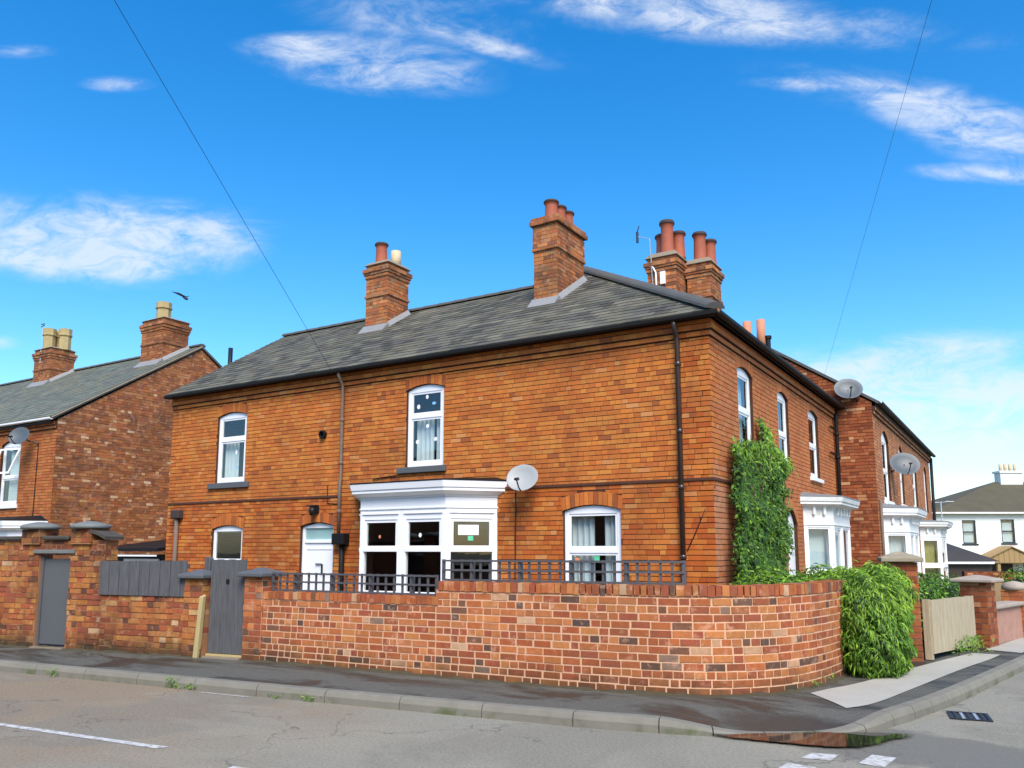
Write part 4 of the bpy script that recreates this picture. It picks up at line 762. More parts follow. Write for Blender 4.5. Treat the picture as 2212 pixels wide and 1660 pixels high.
for x, y, h_ in ((-2.86, 5.5, .62), (-2.62, 5.2, .82), (-2.5, 5.62, .66)): pot(c3, x, y, 8.52, h_, .155, rim='dark_rim')
c4 = chimney(house, -2.28, -1.72, 5.55, 6.3, 6.3, 8.30, CHP, bands=((7.45, .07, .035),), corb=(.34, .2), cap=.14)
for x, y, h_ in ((-2.03, 5.78, .72), (-1.9, 6.12, .62)): pot(c4, x, y, 8.40, h_, .15, rim='dark_rim')
m = MB(); m.tube([(-3.08, 4.96, 8.28), (-2.9, 4.95, 8.2), (-2.83, 4.95, 8.05), (-2.82, 4.95, 7.6)], .022, 6); m.build('mast_bracket', 'white_paint', c3); m = MB(); m.box(-2.72, -2.60, 4.93, 4.985, 7.75, 8.05); m.build('junction_box', 'white_paint', c3)
ch5 = chimney(house, -2.3, -1.5, 9.55, 10.05, 6.0, 7.0, CHP, cap=.1)
for x, y in ((-2.1, 9.8), (-1.72, 9.8)): pot(ch5, x, y, 7.07, .85, .12, 'terracotta_pale', style=2)
m = MB(); m.lathe((-1.55, 9.85, 7.05), [(.07, 0), (.07, .3), (.1, .32), (.1, .4), (.02, .42)], 8); m.build('cowl', 'black_plastic', ch5)
m = MB(); m.tube([(-13.72, 1.75, 4.8), (-13.72, 1.75, 7.0)], .06, 12); m.build('flue_pipe', 'metal_dark', house, smooth=True)
dish('satellite_dish', 'pale grey satellite dish on the orange wall right of the side bay window', (-3.27, -.38, 2.86), (.25, -1, .42), .25, wall=(-3.35, -.005, 2.74))
dish('satellite_dish', 'pale grey satellite dish above the corner house gutter by the next gable', (.42, 10.0, 5.80), (.35, -1, .5), .31, 'dish_dark', wall=(.6, 10.19, 5.5))
ae = thing('television_aerial', 'thin television aerial on a mast above the double chimney', 'aerial', (-2.9, 4.93, 8.2)); m = MB(); m.tube([(-2.9, 4.93, 7.7), (-2.95, 4.93, 8.9), (-3.25, 4.9, 9.0)], .012, 5); m.build('mast', 'aluminium', ae); m = MB(); m.tube([(-3.25, 4.9, 8.85), (-3.25, 4.9, 9.12)], .03, 6); m.tube([(-3.25, 4.9, 9.12), (-3.2, 4.9, 9.26)], .012, 5); m.build('element', 'metal_dark', ae)

# ------------------------------------------------------------------ the house on the left
GAB = palette([(.38, .13, .045), (.33, .11, .042), (.40, .15, .055), (.29, .105, .045), (.36, .15, .065), (.24, .09, .045), (.42, .18, .075)], 18, .16) + [(.62, .40, .22), (.58, .33, .14), (.66, .45, .28)]
nG = len(GAB)
def pick_gab(P, z):
    r = random.random()
    return nG - 3 + random.randrange(3) if r < .035 else random.randrange(nG - 3)
nh = thing('terraced_house', 'weathered brown brick terraced house with moss-grey roof and buff chimney pots', 'house', (-25, 4.7, .09))
GXn, Y0n, Zn, RYn, RZn = -18.94, .14, 5.28, 4.75, 8.27
FNg = Frame((GXn, 0), (0, 1), (1, 0)); FNf = Frame((GXn, Y0n), (-1, 0), (0, -1))
gp = [(Y0n, .09), (9.36, .09), (9.36, Zn), (RYn, RZn), (Y0n, Zn)]
m = MB(); FNg.poly(m, gp, -.24, 0); wg = m.build('gable_wall', 'mortar_grey', nh)
pn = Pool(); lay(pn, FNg, Y0n, 9.36, .12, RZn, pick_gab, conv=gp, jit=.006, joint=.010, header=.35)
pn.finish('brick', 'brickwork', 'brick_gable', GAB, wg, 150, lambda P: P.y < 3.2 and P.z > 2)
hn = {'w': dict(u0=1.84, u1=2.92, z0=2.93, z1=4.72, rise=.13, ring=.2), 'bay': dict(u0=.9, u1=3.6, z0=.4, z1=2.2)}
m = MB(); wall_mesh(m, FNf, 0, 13, .09, Zn + .02, list(hn.values())); wn = m.build('wall', 'mortar_dark', nh)
RED = palette([(.42, .13, .04), (.46, .15, .045), (.38, .115, .04), (.50, .18, .055)], 12, .12); pn = Pool(); pr = lambda P, z: random.randrange(len(RED))
lay(pn, FNf, 0, 13, .12, 5.02, pr, list(hn.values())); ring(pn, FNf, hn['w'], pr)
mc = MB()
for z0, z1, o in ((5.03, 5.12, .04), (5.125, 5.24, .08)): mc = MB(); mc.box(GXn - 13, GXn, Y0n - o, Y0n, z0, z1); mc.build('corbel', 'mortar_dark', nh); lay(pn, Frame((GXn - 13, Y0n - o), (1, 0), (0, -1)), 0, 13, z0 + .004, z1 - .004, pr, ch=.2)
pn.finish('brick', 'brickwork', 'brick_orange', RED, wn, 140, lambda P: P.x > -22 and P.z > 2)
m = MB(); m.box(GXn - 13, GXn - .24, Y0n + .24, Y0n + .3, .1, .2); m.box(GXn - 13, GXn, 9.12, 9.36, .09, Zn); m.box(GXn - 13.2, GXn - 13, Y0n, 9.36, .09, Zn); m.build('rear_wall', 'brick_plain', nh)
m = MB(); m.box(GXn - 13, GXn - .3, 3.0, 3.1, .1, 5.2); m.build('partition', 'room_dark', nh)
w = window(nh, FNf, hn['w'], 3.75, (1.78, 2.98, 2.82), [('curtain', 1.95, 2.75, 2.95, 4.7)], sill_mat='upvc', rec=.06)
m = MB(); a = FNf.p(2.85, 4.55, -.04); b = FNf.p(1.95, 4.55, -.04)
Fo = Frame((FNf.p(1.93, 0, -.05).x, FNf.p(1.93, 0, -.05).y), (-.98, -.18), (.18, -.98))     # the sash that stands open
for q in ((0, .05, 3.82, 4.6), (.78, .83, 3.82, 4.6), (.05, .78, 3.82, 3.87), (.05, .78, 4.55, 4.6)): m.hexa([Fo.p(q[0], q[2], -(4.65 - q[2]) * -.42), Fo.p(q[1], q[2], (4.65 - q[2]) * .42), Fo.p(q[1], q[2], (4.65 - q[2]) * .42 - .04), Fo.p(q[0], q[2], (4.65 - q[2]) * .42 - .04)], [Fo.p(q[0], q[3], (4.65 - q[3]) * .42), Fo.p(q[1], q[3], (4.65 - q[3]) * .42), Fo.p(q[1], q[3], (4.65 - q[3]) * .42 - .04), Fo.p(q[0], q[3], (4.65 - q[3]) * .42 - .04)])
m.build('open_sash', 'upvc', w)
bz3 = dict(base=.09, apron=.7, sill=.85, head=1.85, frieze=1.92, cor=2.22, top=2.42, roof=2.58); bay(nh, FNf, .35, 3.9, .62, .6, bz3, 2, ov=.2)
rf = MB(); e = Y0n - .2; sl = (RZn - Zn) / (RYn - Y0n); x1 = GXn + .06
rf.prism([(GXn - 13, e, Zn + .06), (x1, e, Zn + .06), (x1, RYn, RZn + .12), (GXn - 13, RYn, RZn + .12)], (0, 0, -.08)); rf.prism([(GXn - 13, RYn, RZn + .12), (x1, RYn, RZn + .12), (x1, 9.6, Zn + .0), (GXn - 13, 9.6, Zn + .0)], (0, 0, -.08)); rn = rf.build('roof', 'slate_plain', nh)
k = (RZn + .06 - Zn) / (RYn - e); Vd = Vector((0, 1, k)).normalized(); Nd = Vector((0, -k, 1)).normalized(); q = math.hypot(1, k) * (RYn - e); SLN = palette([(.125, .14, .11), (.14, .15, .12), (.11, .12, .10), (.155, .16, .125)], 12, .12); ps = Pool()
slates(ps, Vector((0, e, Zn + .062)), Vector((1, 0, 0)), Vd, Nd, [(GXn - 13, 0), (x1, 0), (x1, q), (GXn - 13, q)], q, GXn - 13, x1, lambda P: random.randrange(len(SLN)), d=.008); ps.finish('slate', 'slates', 'slate', SLN, rn, 0)
m = MB(); m.tube([(x1 - .02, e, Zn + .03), (x1 - .02, RYn, RZn + .09)], .035, 6); m.build('verge', 'cement', rn); ridge_tiles(rn, (GXn - 13, RYn, RZn + .14), (x1, RYn, RZn + .14))
m = MB(); m.loft([[(x, e - .02 + a, Zn + .03 + b) for a, b in prof] for x in (GXn - 13, x1)]); m.build('gutter', 'upvc', nh); m = MB(); m.box(GXn - 13, x1 - .1, e + .03, e + .06, Zn - .1, Zn + .0); m.build('fascia', 'black_plastic', nh)
zs = lambda y: Zn + .06 + k * (y - e)
c = chimney(nh, -20.6, -19.45, 3.65, 4.6, 7.3, 9.20, GAB[:nG - 3], mat='brick_dark', bands=((8.35, .06, .03),), corb=(.4, .22), cap=.06); flashing(c, -20.6, -19.45, 3.65, 4.6, zs(3.65), k); pot(c, -20.0, 4.0, 9.24, .62, .24, 'buff_pot', style=1)
c = chimney(nh, -27.4, -26.3, 3.75, 4.65, 7.4, 9.12, GAB[:nG - 3], bands=((8.3, .06, .03),), corb=(.4, .22), cap=.06); flashing(c, -27.4, -26.3, 3.75, 4.65, zs(3.75), k); 
for x, y in ((-26.85, 3.95), (-26.4, 4.3), (-26.9, 4.4)): pot(c, x, y, 9.16, .78, .22, 'buff_pot', style=1)
dish('satellite_dish', 'dark grey satellite dish beside the open window of the weathered terraced house', (-20.1, -.3, 4.85), (.5, -1, .4), .27, 'dish_dark', wall=(-19.85, .13, 4.65))
m = MB(); m.tube([(-19.82, .12, 4.6), (-19.8, .1, 1.5)], .012, 5); m.build('wall_cable', 'metal_dark', nh)
ae = thing('television_aerial', 'small television aerial on the buff-potted chimney of the weathered house', 'aerial', (-26.9, 3.75, 9.1)); m = MB(); m.tube([(-26.95, 3.72, 8.6), (-26.95, 3.72, 10.15)], .014, 5); m.build('mast', 'aluminium', ae); m = MB(); m.tube([(-27.05, 3.72, 10.1), (-26.85, 3.72, 10.1)], .02, 5); m.tube([(-27.05, 3.72, 10.0), (-26.85, 3.72, 10.05)], .02, 5); m.build('element', 'metal_dark', ae)
# lean-to between the two houses
ot = thing('lean_to', 'low dark lean-to roof with white fascia between the two brick houses', 'shed', (-15.3, 1.6, .09)); m = MB(); m.box(-16.2, -13.9, .2, 3.0, .09, 1.5); m.build('wall', 'black_plastic', ot)
m = MB(); m.hexa([(-16.4, -.05, 1.58), (-13.8, -.05, 1.58), (-13.8, 3.1, 1.95), (-16.4, 3.1, 1.95)], [(-16.4, -.05, 1.66), (-13.8, -.05, 1.66), (-13.8, 3.1, 2.05), (-16.4, 3.1, 2.05)]); m.build('roof', 'black_plastic', ot)
m = MB(); m.box(-16.4, -13.8, -.1, -.06, 1.46, 1.50); m.build('fascia', 'upvc', ot); m = MB(); m.box(-15.4, -14.0, .12, .16, 1.2, 1.40); m.build('panel', 'dish_grey', ot)

# ------------------------------------------------------------------ the next house up the right-hand street
DK = palette([(.30, .085, .03), (.26, .07, .028), (.34, .105, .04), (.22, .06, .025), (.37, .13, .05)], 14, .15) + [(.52, .28, .14), (.46, .22, .10)]
rh = thing('terraced_house', 'dark red brick house set forward of the corner house, with two white bays', 'house', (-2, 17, .0))
X2, Y2, Z2 = .93, 10.21, 5.42; sl2 = .66; RX2 = -3.9; RZ2 = Z2 + sl2 * (X2 - RX2)
FRs = Frame((0, Y2), (1, 0), (0, -1)); FRf = Frame((X2, 0), (0, 1), (1, 0)); gp = [(RX2 * 2 - X2, .0), (X2, .0), (X2, Z2), (RX2, RZ2), (RX2 * 2 - X2, Z2)]
m = MB(); FRs.poly(m, gp, -.24, 0); ws = m.build('side_wall', 'mortar_dark', rh); pn = Pool(); pd = lambda P, z: (len(DK) - 2 + random.randrange(2)) if random.random() < .05 else random.randrange(len(DK) - 2)
lay(pn, FRs, -2.6, X2 + .004, .1, RZ2, pd, conv=gp, jit=.004); pn.finish('brick', 'brickwork', 'brick_dark', DK, ws, 120, lambda P: P.z > 1.4 and (P.x > .05 or P.z > 5.9))
hr = {'1': dict(u0=11.5, u1=12.9, z0=2.95, z1=4.65, rise=.25, ring=.2), '2': dict(u0=15.0, u1=16.0, z0=3.0, z1=4.6, rise=.25, ring=.2), '3': dict(u0=18.3, u1=19.7, z0=3.05, z1=4.6, rise=.25, ring=.2), '4': dict(u0=22.2, u1=23.2, z0=3.05, z1=4.6, rise=.2, ring=.2), 'b1': dict(u0=11.2, u1=14, z0=.4, z1=2.4), 'b2': dict(u0=20.1, u1=22.6, z0=.0, z1=2.4)}
m = MB(); wall_mesh(m, FRf, Y2 + .001, 24.5, -.2, Z2, list(hr.values())); wr = m.build('wall', 'mortar_dark', rh); pn = Pool(); FR2 = palette([(.42, .17, .075), (.46, .20, .095), (.38, .15, .07), (.50, .23, .11)], 12, .1); pr = lambda P, z: random.randrange(len(FR2))
lay(pn, FRf, Y2, 24.5, .1, 5.1, pr, list(hr.values()), pitch=.24); [ring(pn, FRf, hr[q], pr) for q in ('1', '2', '3', '4')]
mc = MB()
for z0, z1, o in ((5.11, 5.2, .04), (5.205, 5.32, .08)): mc = MB(); mc.box(X2, X2 + o, Y2, 24.5, z0, z1); mc.build('corbel', 'mortar_dark', rh); lay(pn, Frame((X2 + o, 0), (0, 1), (1, 0)), Y2, 24.5, z0 + .004, z1 - .004, pr, ch=.2)
pn.finish('brick', 'brickwork', 'brick_front', FR2, wr, 120, lambda P: P.z > 2.4 and P.y < 17)
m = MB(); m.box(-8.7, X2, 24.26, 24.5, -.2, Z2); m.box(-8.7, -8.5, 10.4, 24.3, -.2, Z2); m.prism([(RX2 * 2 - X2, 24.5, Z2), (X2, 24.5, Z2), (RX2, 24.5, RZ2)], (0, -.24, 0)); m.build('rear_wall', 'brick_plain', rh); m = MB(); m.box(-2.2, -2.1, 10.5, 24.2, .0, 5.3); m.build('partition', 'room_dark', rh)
window(rh, FRf, hr['1'], 3.8, (11.4, 13.0, 2.78), [('blind', 11.6, 12.8, 3, 4.8)], rec=.06, sill_mat='upvc'); window(rh, FRf, hr['2'], 3.8, (14.9, 16.1, 2.86), [('blind', 15.1, 15.9, 3, 4.8)], mat='old_white_paint', rec=.06, sill_mat='old_white_paint'); window(rh, FRf, hr['3'], 3.8, (18.2, 19.8, 2.9), [('blind', 18.4, 19.6, 3, 4.8)], mat='old_white_paint', rec=.06, sill_mat='old_white_paint'); window(rh, FRf, hr['4'], 3.8, None, [('blind', 22.3, 23.1, 3, 4.7)], rec=.06)
bzr = dict(base=-.1, apron=.3, sill=.45, head=2.02, frieze=2.08, cor=2.52, top=2.70, roof=2.85)
bay(rh, FRf, 11.0, 14.2, .56, .52, bzr, 2, frieze_mat='white_paint', ov=.2, drape='curtain', marks=True)
bz4 = dict(base=-.2, apron=.1, sill=.25, tr=(1.0, 1.14), head=2.0, frieze=2.08, cor=2.44, top=2.60, roof=2.7); bay(rh, FRf, 19.6, 22.9, .6, .6, bz4, 1, frieze_mat='old_white_paint', ov=.22, drape='curtain_yellow', marks=True)
rf = MB(); xe = X2 + .2; ze = Z2 + .02 - .0; rr = RZ2 + .12; rf.prism([(xe, Y2 - .05, Z2), (xe, 24.6, Z2), (RX2, 24.6, rr), (RX2, Y2 - .05, rr)], (0, 0, -.08)); rf.prism([(RX2, Y2 - .05, rr), (RX2, 24.6, rr), (RX2 * 2 - xe, 24.6, Z2), (RX2 * 2 - xe, Y2 - .05, Z2)], (0, 0, -.08)); rr_ = rf.build('roof', 'slate_plain', rh); ridge_tiles(rr_, (RX2, Y2, rr), (RX2, 24.5, rr), L_=.6)
m = MB(); m.loft([[(xe + .02 - a, y, Z2 - .02 + b) for a, b in prof] for y in (Y2 - .05, 24.6)]); m.build('gutter', 'black_plastic', rh); m = MB(); m.box(xe - .12, xe - .09, Y2, 24.5, Z2 - .13, Z2 - .03); m.build('fascia', 'black_plastic', rh)
pipe(rh, [(X2 + .1, 24.4, 5.3), (X2 + .07, 24.4, .1)], .06, 'black_plastic'); pipe(rh, [(X2 + .06, 10.36, 2.9), (X2 + .06, 10.36, .1)], .035, 'rust_pipe')
c = chimney(rh, -.2, .3, 20.6, 21.2, 5.6, 6.2, DK, cap=.05); pot(c, .05, 20.9, 6.22, .35, .13, 'buff_pot', style=1)
dish('satellite_dish', 'blue-grey satellite dish in front of the arched window of the dark red house', (1.32, 13.0, 4.05), (.45, -1, .55), .36, 'dish_dark', wall=(.95, 13.1, 3.85))

# ------------------------------------------------------------------ white house far up the street
m_px = .0327; az = R(31.9); Tf = Vector((math.cos(az), math.sin(az), 0)); Fh = Vector((-math.sin(az), math.cos(az), 0))
wo = Vector((CAM.x, CAM.y, 0)) + Fh * 58 + Tf * ((2012 - 1106) * m_px); FW = Frame((wo.x, wo.y), (Tf.x, Tf.y), (-Fh.x, -Fh.y)); wb = -1.3
hw = thing('white_house', 'white rendered house with mossy hipped roof and black sash windows', 'house', (wo.x + 4, wo.y + 6, wb)); ez = 4.28; hwn = [dict(u0=1.98, u1=2.93, z0=2.08, z1=3.72), dict(u0=4.7, u1=5.65, z0=2.12, z1=3.78)]
m = MB(); wall_mesh(m, FW, 0, 15, wb, ez, hwn); m2 = Frame((wo.x, wo.y), (Fh.x, Fh.y), (-Tf.x, -Tf.y)); m2.box(m, .25, 8, wb, ez, -.24, 0); m2.box(m, 7.76, 8, wb, ez, -15, -.25); m2.box(m, .25, 7.7, wb, ez, -15, -14.76); m.build('wall', 'render_white', hw)
for q in hwn: window(hw, FW, q, (q['z0'] + q['z1']) / 2, (q['u0'] - .1, q['u1'] + .1, q['z0'] - .1), [('blind', q['u0'] + .1, q['u1'] - .1, q['z0'], (q['z0'] + q['z1']) / 2 + .6)], mat='black_frame', rec=.05, sill_mat='black_frame', sash=False)
m = MB(); P = FW.p; o = .35; m.add([P(-o, ez, o), P(15 + o, ez, o), P(15 + o, ez, -8 - o), P(-o, ez, -8 - o), P(6.8, 6.75, -4), P(9.6, 6.75, -4)], [(0, 1, 5, 4), (1, 2, 5), (2, 3, 4, 5), (3, 0, 4), (3, 2, 1, 0)]); m.build('roof', 'roof_far', hw); m = MB(); FW.box(m, -o, 15 + o, ez - .12, ez - .003, o - .05, o + .06); m.build('gutter', 'old_white_paint', hw)
m = MB(); FW.box(m, 7.1, 8.75, 5.9, 7.4, -4.4, -3.6); FW.box(m, 7.0, 8.85, 7.4, 7.55, -4.5, -3.5); ch = m.build('chimney', 'render_white', hw)
for i in range(4): p = FW.p(7.38 + i * .36, 0, -4); pot(ch, p.x, p.y, 7.55, .55, .12, 'cream_pot', style=2)
# porch of the white house
FWk = FW; FW = Frame(tuple(FWk.p(-.75, 0)[:2]), FWk.T[:2], FWk.N[:2]); P = FW.p
po = thing('porch', 'small timber gabled porch with dark doorway on the white house', 'porch', tuple(FW.p(5.2, wb, .8))); m = MB(); FW.poly(m, [(3.3, .75), (7.2, .75), (7.2, .95), (5.2, 1.8), (3.3, .95)], 1.3, 1.36); gbl = m.build('gable', 'cedar', po)
for i in range(9): m = MB(); u = 3.6 + i * .36; FW.box(m, u, u + .33, .78, 1.0 + .75 * (1 - abs(u + .16 - 5.2) / 2.0), 1.36, 1.385); m.build('board', 'cedar', gbl)
m = MB(); m.add([P(3.0, .9, 1.5), P(5.2, 1.92, 1.5), P(7.4, .9, 1.5), P(7.4, .9, .005), P(5.2, 1.92, .005), P(3.0, .9, .005)], [(0, 1, 4, 5), (1, 2, 3, 4)]); so = m.build('roof', 'cedar', po); md = so.modifiers.new('s', 'SOLIDIFY'); md.thickness = .08
for u in (4.25, 6.1): m = MB(); FW.box(m, u, u + .2, wb, .75, 1.1, 1.3); m.build('post', 'cedar', po)
m = MB(); FW.box(m, 4.6, 6.0, wb, .7, .02, .1); m.build('door', 'brown_door', po)
FW = FWk; P = FW.p; FO_ = Frame(tuple(FW.p(-3.1, 0)[:2]), FW.T[:2], FW.N[:2])
ob = thing('outbuilding', 'low outbuilding with dark slate roof in front of the white house', 'shed', tuple(FO_.p(1.2, wb, 6))); m = MB(); FO_.box(m, -1.5, 2.9, wb, .95, 4, 7); m.build('wall', 'brown_door', ob); m = MB(); m.add([FO_.p(-1.5, 2.35, 5.5), FO_.p(.8, 2.15, 5.5), FO_.p(3.3, .95, 7.3), FO_.p(-1.5, .95, 7.3), FO_.p(3.3, .95, 3.7), FO_.p(-1.5, .95, 3.7)], [(0, 1, 2, 3), (0, 5, 4, 1), (1, 4, 2), (0, 3, 5), (3, 2, 4, 5)]); m.build('roof', 'roof_dark', ob); m = MB(); FO_.box(m, -1.4, 2.9, .80, .93, 7.25, 7.32); m.build('fascia', 'upvc', ob)
for a in (.2, 1.5): m = MB(); FO_.box(m, a, a + .8, wb, .5, 7.001, 7.03); m.build('door', 'brown_door', ob)
ae = thing('television_aerial', 'thin white television aerial in front of the mossy hipped roof', 'aerial', tuple(FW.p(-6.7, 2, 14))); m = MB(); p0 = FW.p(-6.7, 0, 14); m.tube([(p0.x, p0.y, wb), (p0.x, p0.y, 4.2)], .03, 6); m.build('mast', 'aluminium', ae); m = MB()
for a, z in ((-.55, 4.15), (.25, 4.2)): q = FW.p(-6.7 + a, z, 14); q2 = FW.p(-6.7 + a + .45, z, 14); m.tube([q, q2], .025, 5)
q = FW.p(-7.25, 4.13, 14); q2 = FW.p(-6.0, 4.2, 14); m.tube([q, q2], .012, 5); m.build('element', 'aluminium', ae)

# ------------------------------------------------------------------ curved brick garden wall
GRD = palette([(.44, .13, .045), (.40, .11, .04), (.47, .155, .05), (.35, .095, .038), (.42, .15, .06), (.32, .09, .042), (.50, .19, .06)], 20, .16) + [(.12, .065, .045), (.15, .085, .06), (.19, .085, .05), (.58, .36, .21), (.09, .06, .05), (.52, .30, .17), (.25, .16, .11)]
nR = len(GRD)
def pick_g(P, z):
    r = random.random()
    if r < .06: return nR - 7 + random.randrange(3)
    if r < .11: return nR - 4 + random.randrange(4)
    return random.randrange(nR - 7)
gpath = smooth_poly([(-5.22, -4.63), (-2.5, -4.48), (-.42, -4.36), (.62, -4.24), (1.08, -4.10), (1.46, -3.86), (1.82, -3.42), (2.05, -2.66), (2.14, -1.5)], 3); gp_r = resample(gpath, 400); gL = sum(math.dist(a, b) for a, b in zip(gp_r, gp_r[1:]))
def gwall(u, off=0.0):
    t = max(0, min(1, u / gL)) * 399; i = min(398, int(t)); f = t - i; a, b = gp_r[i], gp_r[i + 1]; i0, i1 = max(0, i - 3), min(399, i + 4)
    T = Vector((gp_r[i1][0] - gp_r[i0][0], gp_r[i1][1] - gp_r[i0][1], 0)).normalized(); N = Vector((T.y, -T.x, 0)); p = Vector((a[0] + (b[0] - a[0]) * f, a[1] + (b[1] - a[1]) * f, 0)); return p + N * off, T, N
gw = thing('garden_wall', 'curved low garden wall of mixed orange bricks with pale joints at the street corner', 'wall', (-.5, -4.3, 0))
uS = 3.20; ZL, ZR = 1.05, 1.235
def core(mb, u0, u1, z0, z1, th=.22, n=60):
    mb.loft([[gwall(u0 + (u1 - u0) * i / n)[0] + Vector((0, 0, z0)), gwall(u0 + (u1 - u0) * i / n, -th)[0] + Vector((0, 0, z0)), gwall(u0 + (u1 - u0) * i / n, -th)[0] + Vector((0, 0, z1)), gwall(u0 + (u1 - u0) * i / n)[0] + Vector((0, 0, z1))] for i in range(n + 1)])
m = MB(); core(m, 0, uS, -.05, ZL - .10); core(m, uS + .001, gL, -.05, ZR - .105); gcore = m.build('wall', 'mortar_pale', gw)
pg = Pool(); lay(pg, None, 0, uS, .02, ZL - .10, pick_g, path=gwall, pitch=.222, ch=.0835, joint=.018, proud=.004, jit=.003, header=.33); lay(pg, None, uS, gL, .02, ZR - .105, pick_g, path=gwall, pitch=.222, ch=.0835, joint=.018, proud=.004, jit=.003, header=.33)
pc = Pool(); u = .36
while u < gL - .02:
    w = .078 * random.uniform(.93, 1.07); zt, hh = (ZL, .10) if u < uS else (ZR, .11); p, T, N = gwall(u + w / 2); dz = random.uniform(-.008, .004)
    pc.add(p + Vector((0, 0, zt - hh / 2 + dz)), T, ZUP, N, [(-w / 2 + .004, -hh / 2), (w / 2 - .004, -hh / 2), (w / 2 - .004, hh / 2), (-w / 2 + .004, hh / 2)], .014 + random.uniform(-.004, .004), -.235, pick_g(p, 1)); u += w
p, T, N = gwall(gL); Fe = Frame((p.x, p.y), (-N.x, -N.y), (T.x, T.y)); lay(pg, Fe, 0, .22, .02, ZR - .105, pick_g, ch=.0835, joint=.014, proud=.008)
p, T, N = gwall(uS); Fe = Frame((p.x, p.y), (-N.x, -N.y), (-T.x, -T.y)); lay(pg, Fe, 0, .22, ZL, ZR - .105, pick_g, ch=.0835, joint=.014, proud=.006)
pg.finish('brick', 'brickwork', 'brick_garden', GRD, gcore, 300, lambda P: P.z > .15); pc.finish('coping_brick', 'coping', 'brick_garden', GRD, gcore, 200)
def cap(parent, c, w, z0, h, mat='cap_grey', ang=0, dome=False):
    m = MB(); ca, sa = math.cos(ang), math.sin(ang)
    def sq(r, z): return [(c[0] + (a * ca - b * sa) * r, c[1] + (a * sa + b * ca) * r, z) for a, b in ((-1, -1), (1, -1), (1, 1), (-1, 1))]
    if dome: m.lathe((c[0], c[1], z0), [(w * .9, -.0), (w, .015), (w, .045), (w * .93, .07), (w * .6, h * .8), (w * .2, h), (.01, h)], 20); return m.build('cap', mat, parent, smooth=True)
    m.loft([sq(w, z0), sq(w, z0 + h * .42), sq(w * .9, z0 + h * .5), sq(w * .12, z0 + h)]); return m.build('cap', mat, parent, bevel=.012)
def pier(parent, F, u0, u1, d0, d1, z0, z1, pal, pick, mat, mortar, joint=.012):
    m = MB(); F.box(m, u0, u1, z0, z1, d0, d1); b = m.build('pier', mortar, parent); q = Pool()
    p = F.p(u0, 0, d1); lay(q, Frame((p.x, p.y), F.T[:2], F.N[:2]), 0, u1 - u0, z0 + .02, z1, pick, ch=.0835, joint=joint, proud=.008, jit=.004, header=.5)
    p = F.p(u1, 0, d1); lay(q, Frame((p.x, p.y), (-F.N)[:2], F.T[:2]), 0, d1 - d0, z0 + .02, z1, pick, ch=.0835, joint=joint, proud=.008, jit=.004, header=.5)
    p = F.p(u0, 0, d1); lay(q, Frame((p.x, p.y), (-F.N)[:2], (-F.T)[:2]), 0, d1 - d0, z0 + .02, z1, pick, ch=.0835, joint=joint, proud=.008, jit=.004, header=.5)
    q.finish('brick', 'brickwork', mat, pal, b, 60, lambda P: P.z > .2); return b
FGp = Frame((-5.22, -4.63), (.998, .055), (.055, -.998)); pr_ = pier(gw, FGp, .005, .34, -.27, .02, 0, 1.235, GRD, pick_g, 'brick_garden', 'mortar_pale'); c = FGp.p(.17, 0, -.125); cap(pr_, c, .235, 1.24, .125, 'grey_paint', math.atan2(.055, .998))
# trellis on the wall
def trellis(name, label, u0, u1, z0, z1, off=-.1):
    t = thing(name, label, 'trellis', tuple(gwall((u0 + u1) / 2, off)[0] + Vector((0, 0, z0))), 'trellis panels on the garden wall'); n = int((u1 - u0) / .128); k = 12
    for i in range(n + 1):
        u = u0 + (u1 - u0) * i / n; w = .014 if 0 < i < n else .022; m = MB(); p, T, N = gwall(u, off); f = Frame((p.x, p.y), (T.x, T.y), (N.x, N.y)); f.box(m, -w, w, z0, z1, -.008, .008); m.build('lath', 'trellis_grey', t)
        if i % 5 == 3: m = MB(); f.box(m, -.024, .024, z0 - .1, z1 - .005, -.055, -.009); m.build('post', 'trellis_grey', t)
    for z in (z0 + .012, (z0 + z1) / 2, z1 - .016):
        m = MB(); m.loft([[gwall(u0 + (u1 - u0) * i / k, off + .009)[0] + Vector((0, 0, z - .012)), gwall(u0 + (u1 - u0) * i / k, off + .022)[0] + Vector((0, 0, z - .012)), gwall(u0 + (u1 - u0) * i / k, off + .022)[0] + Vector((0, 0, z + .012)), gwall(u0 + (u1 - u0) * i / k, off + .009)[0] + Vector((0, 0, z + .012))] for i in range(k + 1)]); m.build('rail', 'trellis_grey', t)
trellis('trellis_panel', 'low dark grey trellis before the white side door, beside the gate pier', .42, 3.14, ZL + .003, 1.305); trellis('trellis_panel', 'higher dark grey trellis on the raised wall before the square window', 3.24, 6.25, ZR + .003, 1.495)
# loose dirt and moss along the foot of the wall
def foot(name, pts, w=.07, h=.025):
    m = MB(); rg = []
    for (p, T, N) in pts:
        a, b = w * random.uniform(.5, 1.6), h * random.uniform(.5, 1.6); z = pave_z(p.x, p.y) - .012; rg.append([p - N * .03 + Vector((0, 0, z)), p - N * .03 + Vector((0, 0, z + b + .02)), p + N * a * .3 + Vector((0, 0, z + b)), p + N * a + Vector((0, 0, z + .012)), p + N * (a + .03) + Vector((0, 0, z))])
    m.loft(rg, False, False); return m.build(name, 'moss_dirt', pav, smooth=True, stuff=True)
foot('moss', [gwall(gL * i / 90) for i in range(91)])
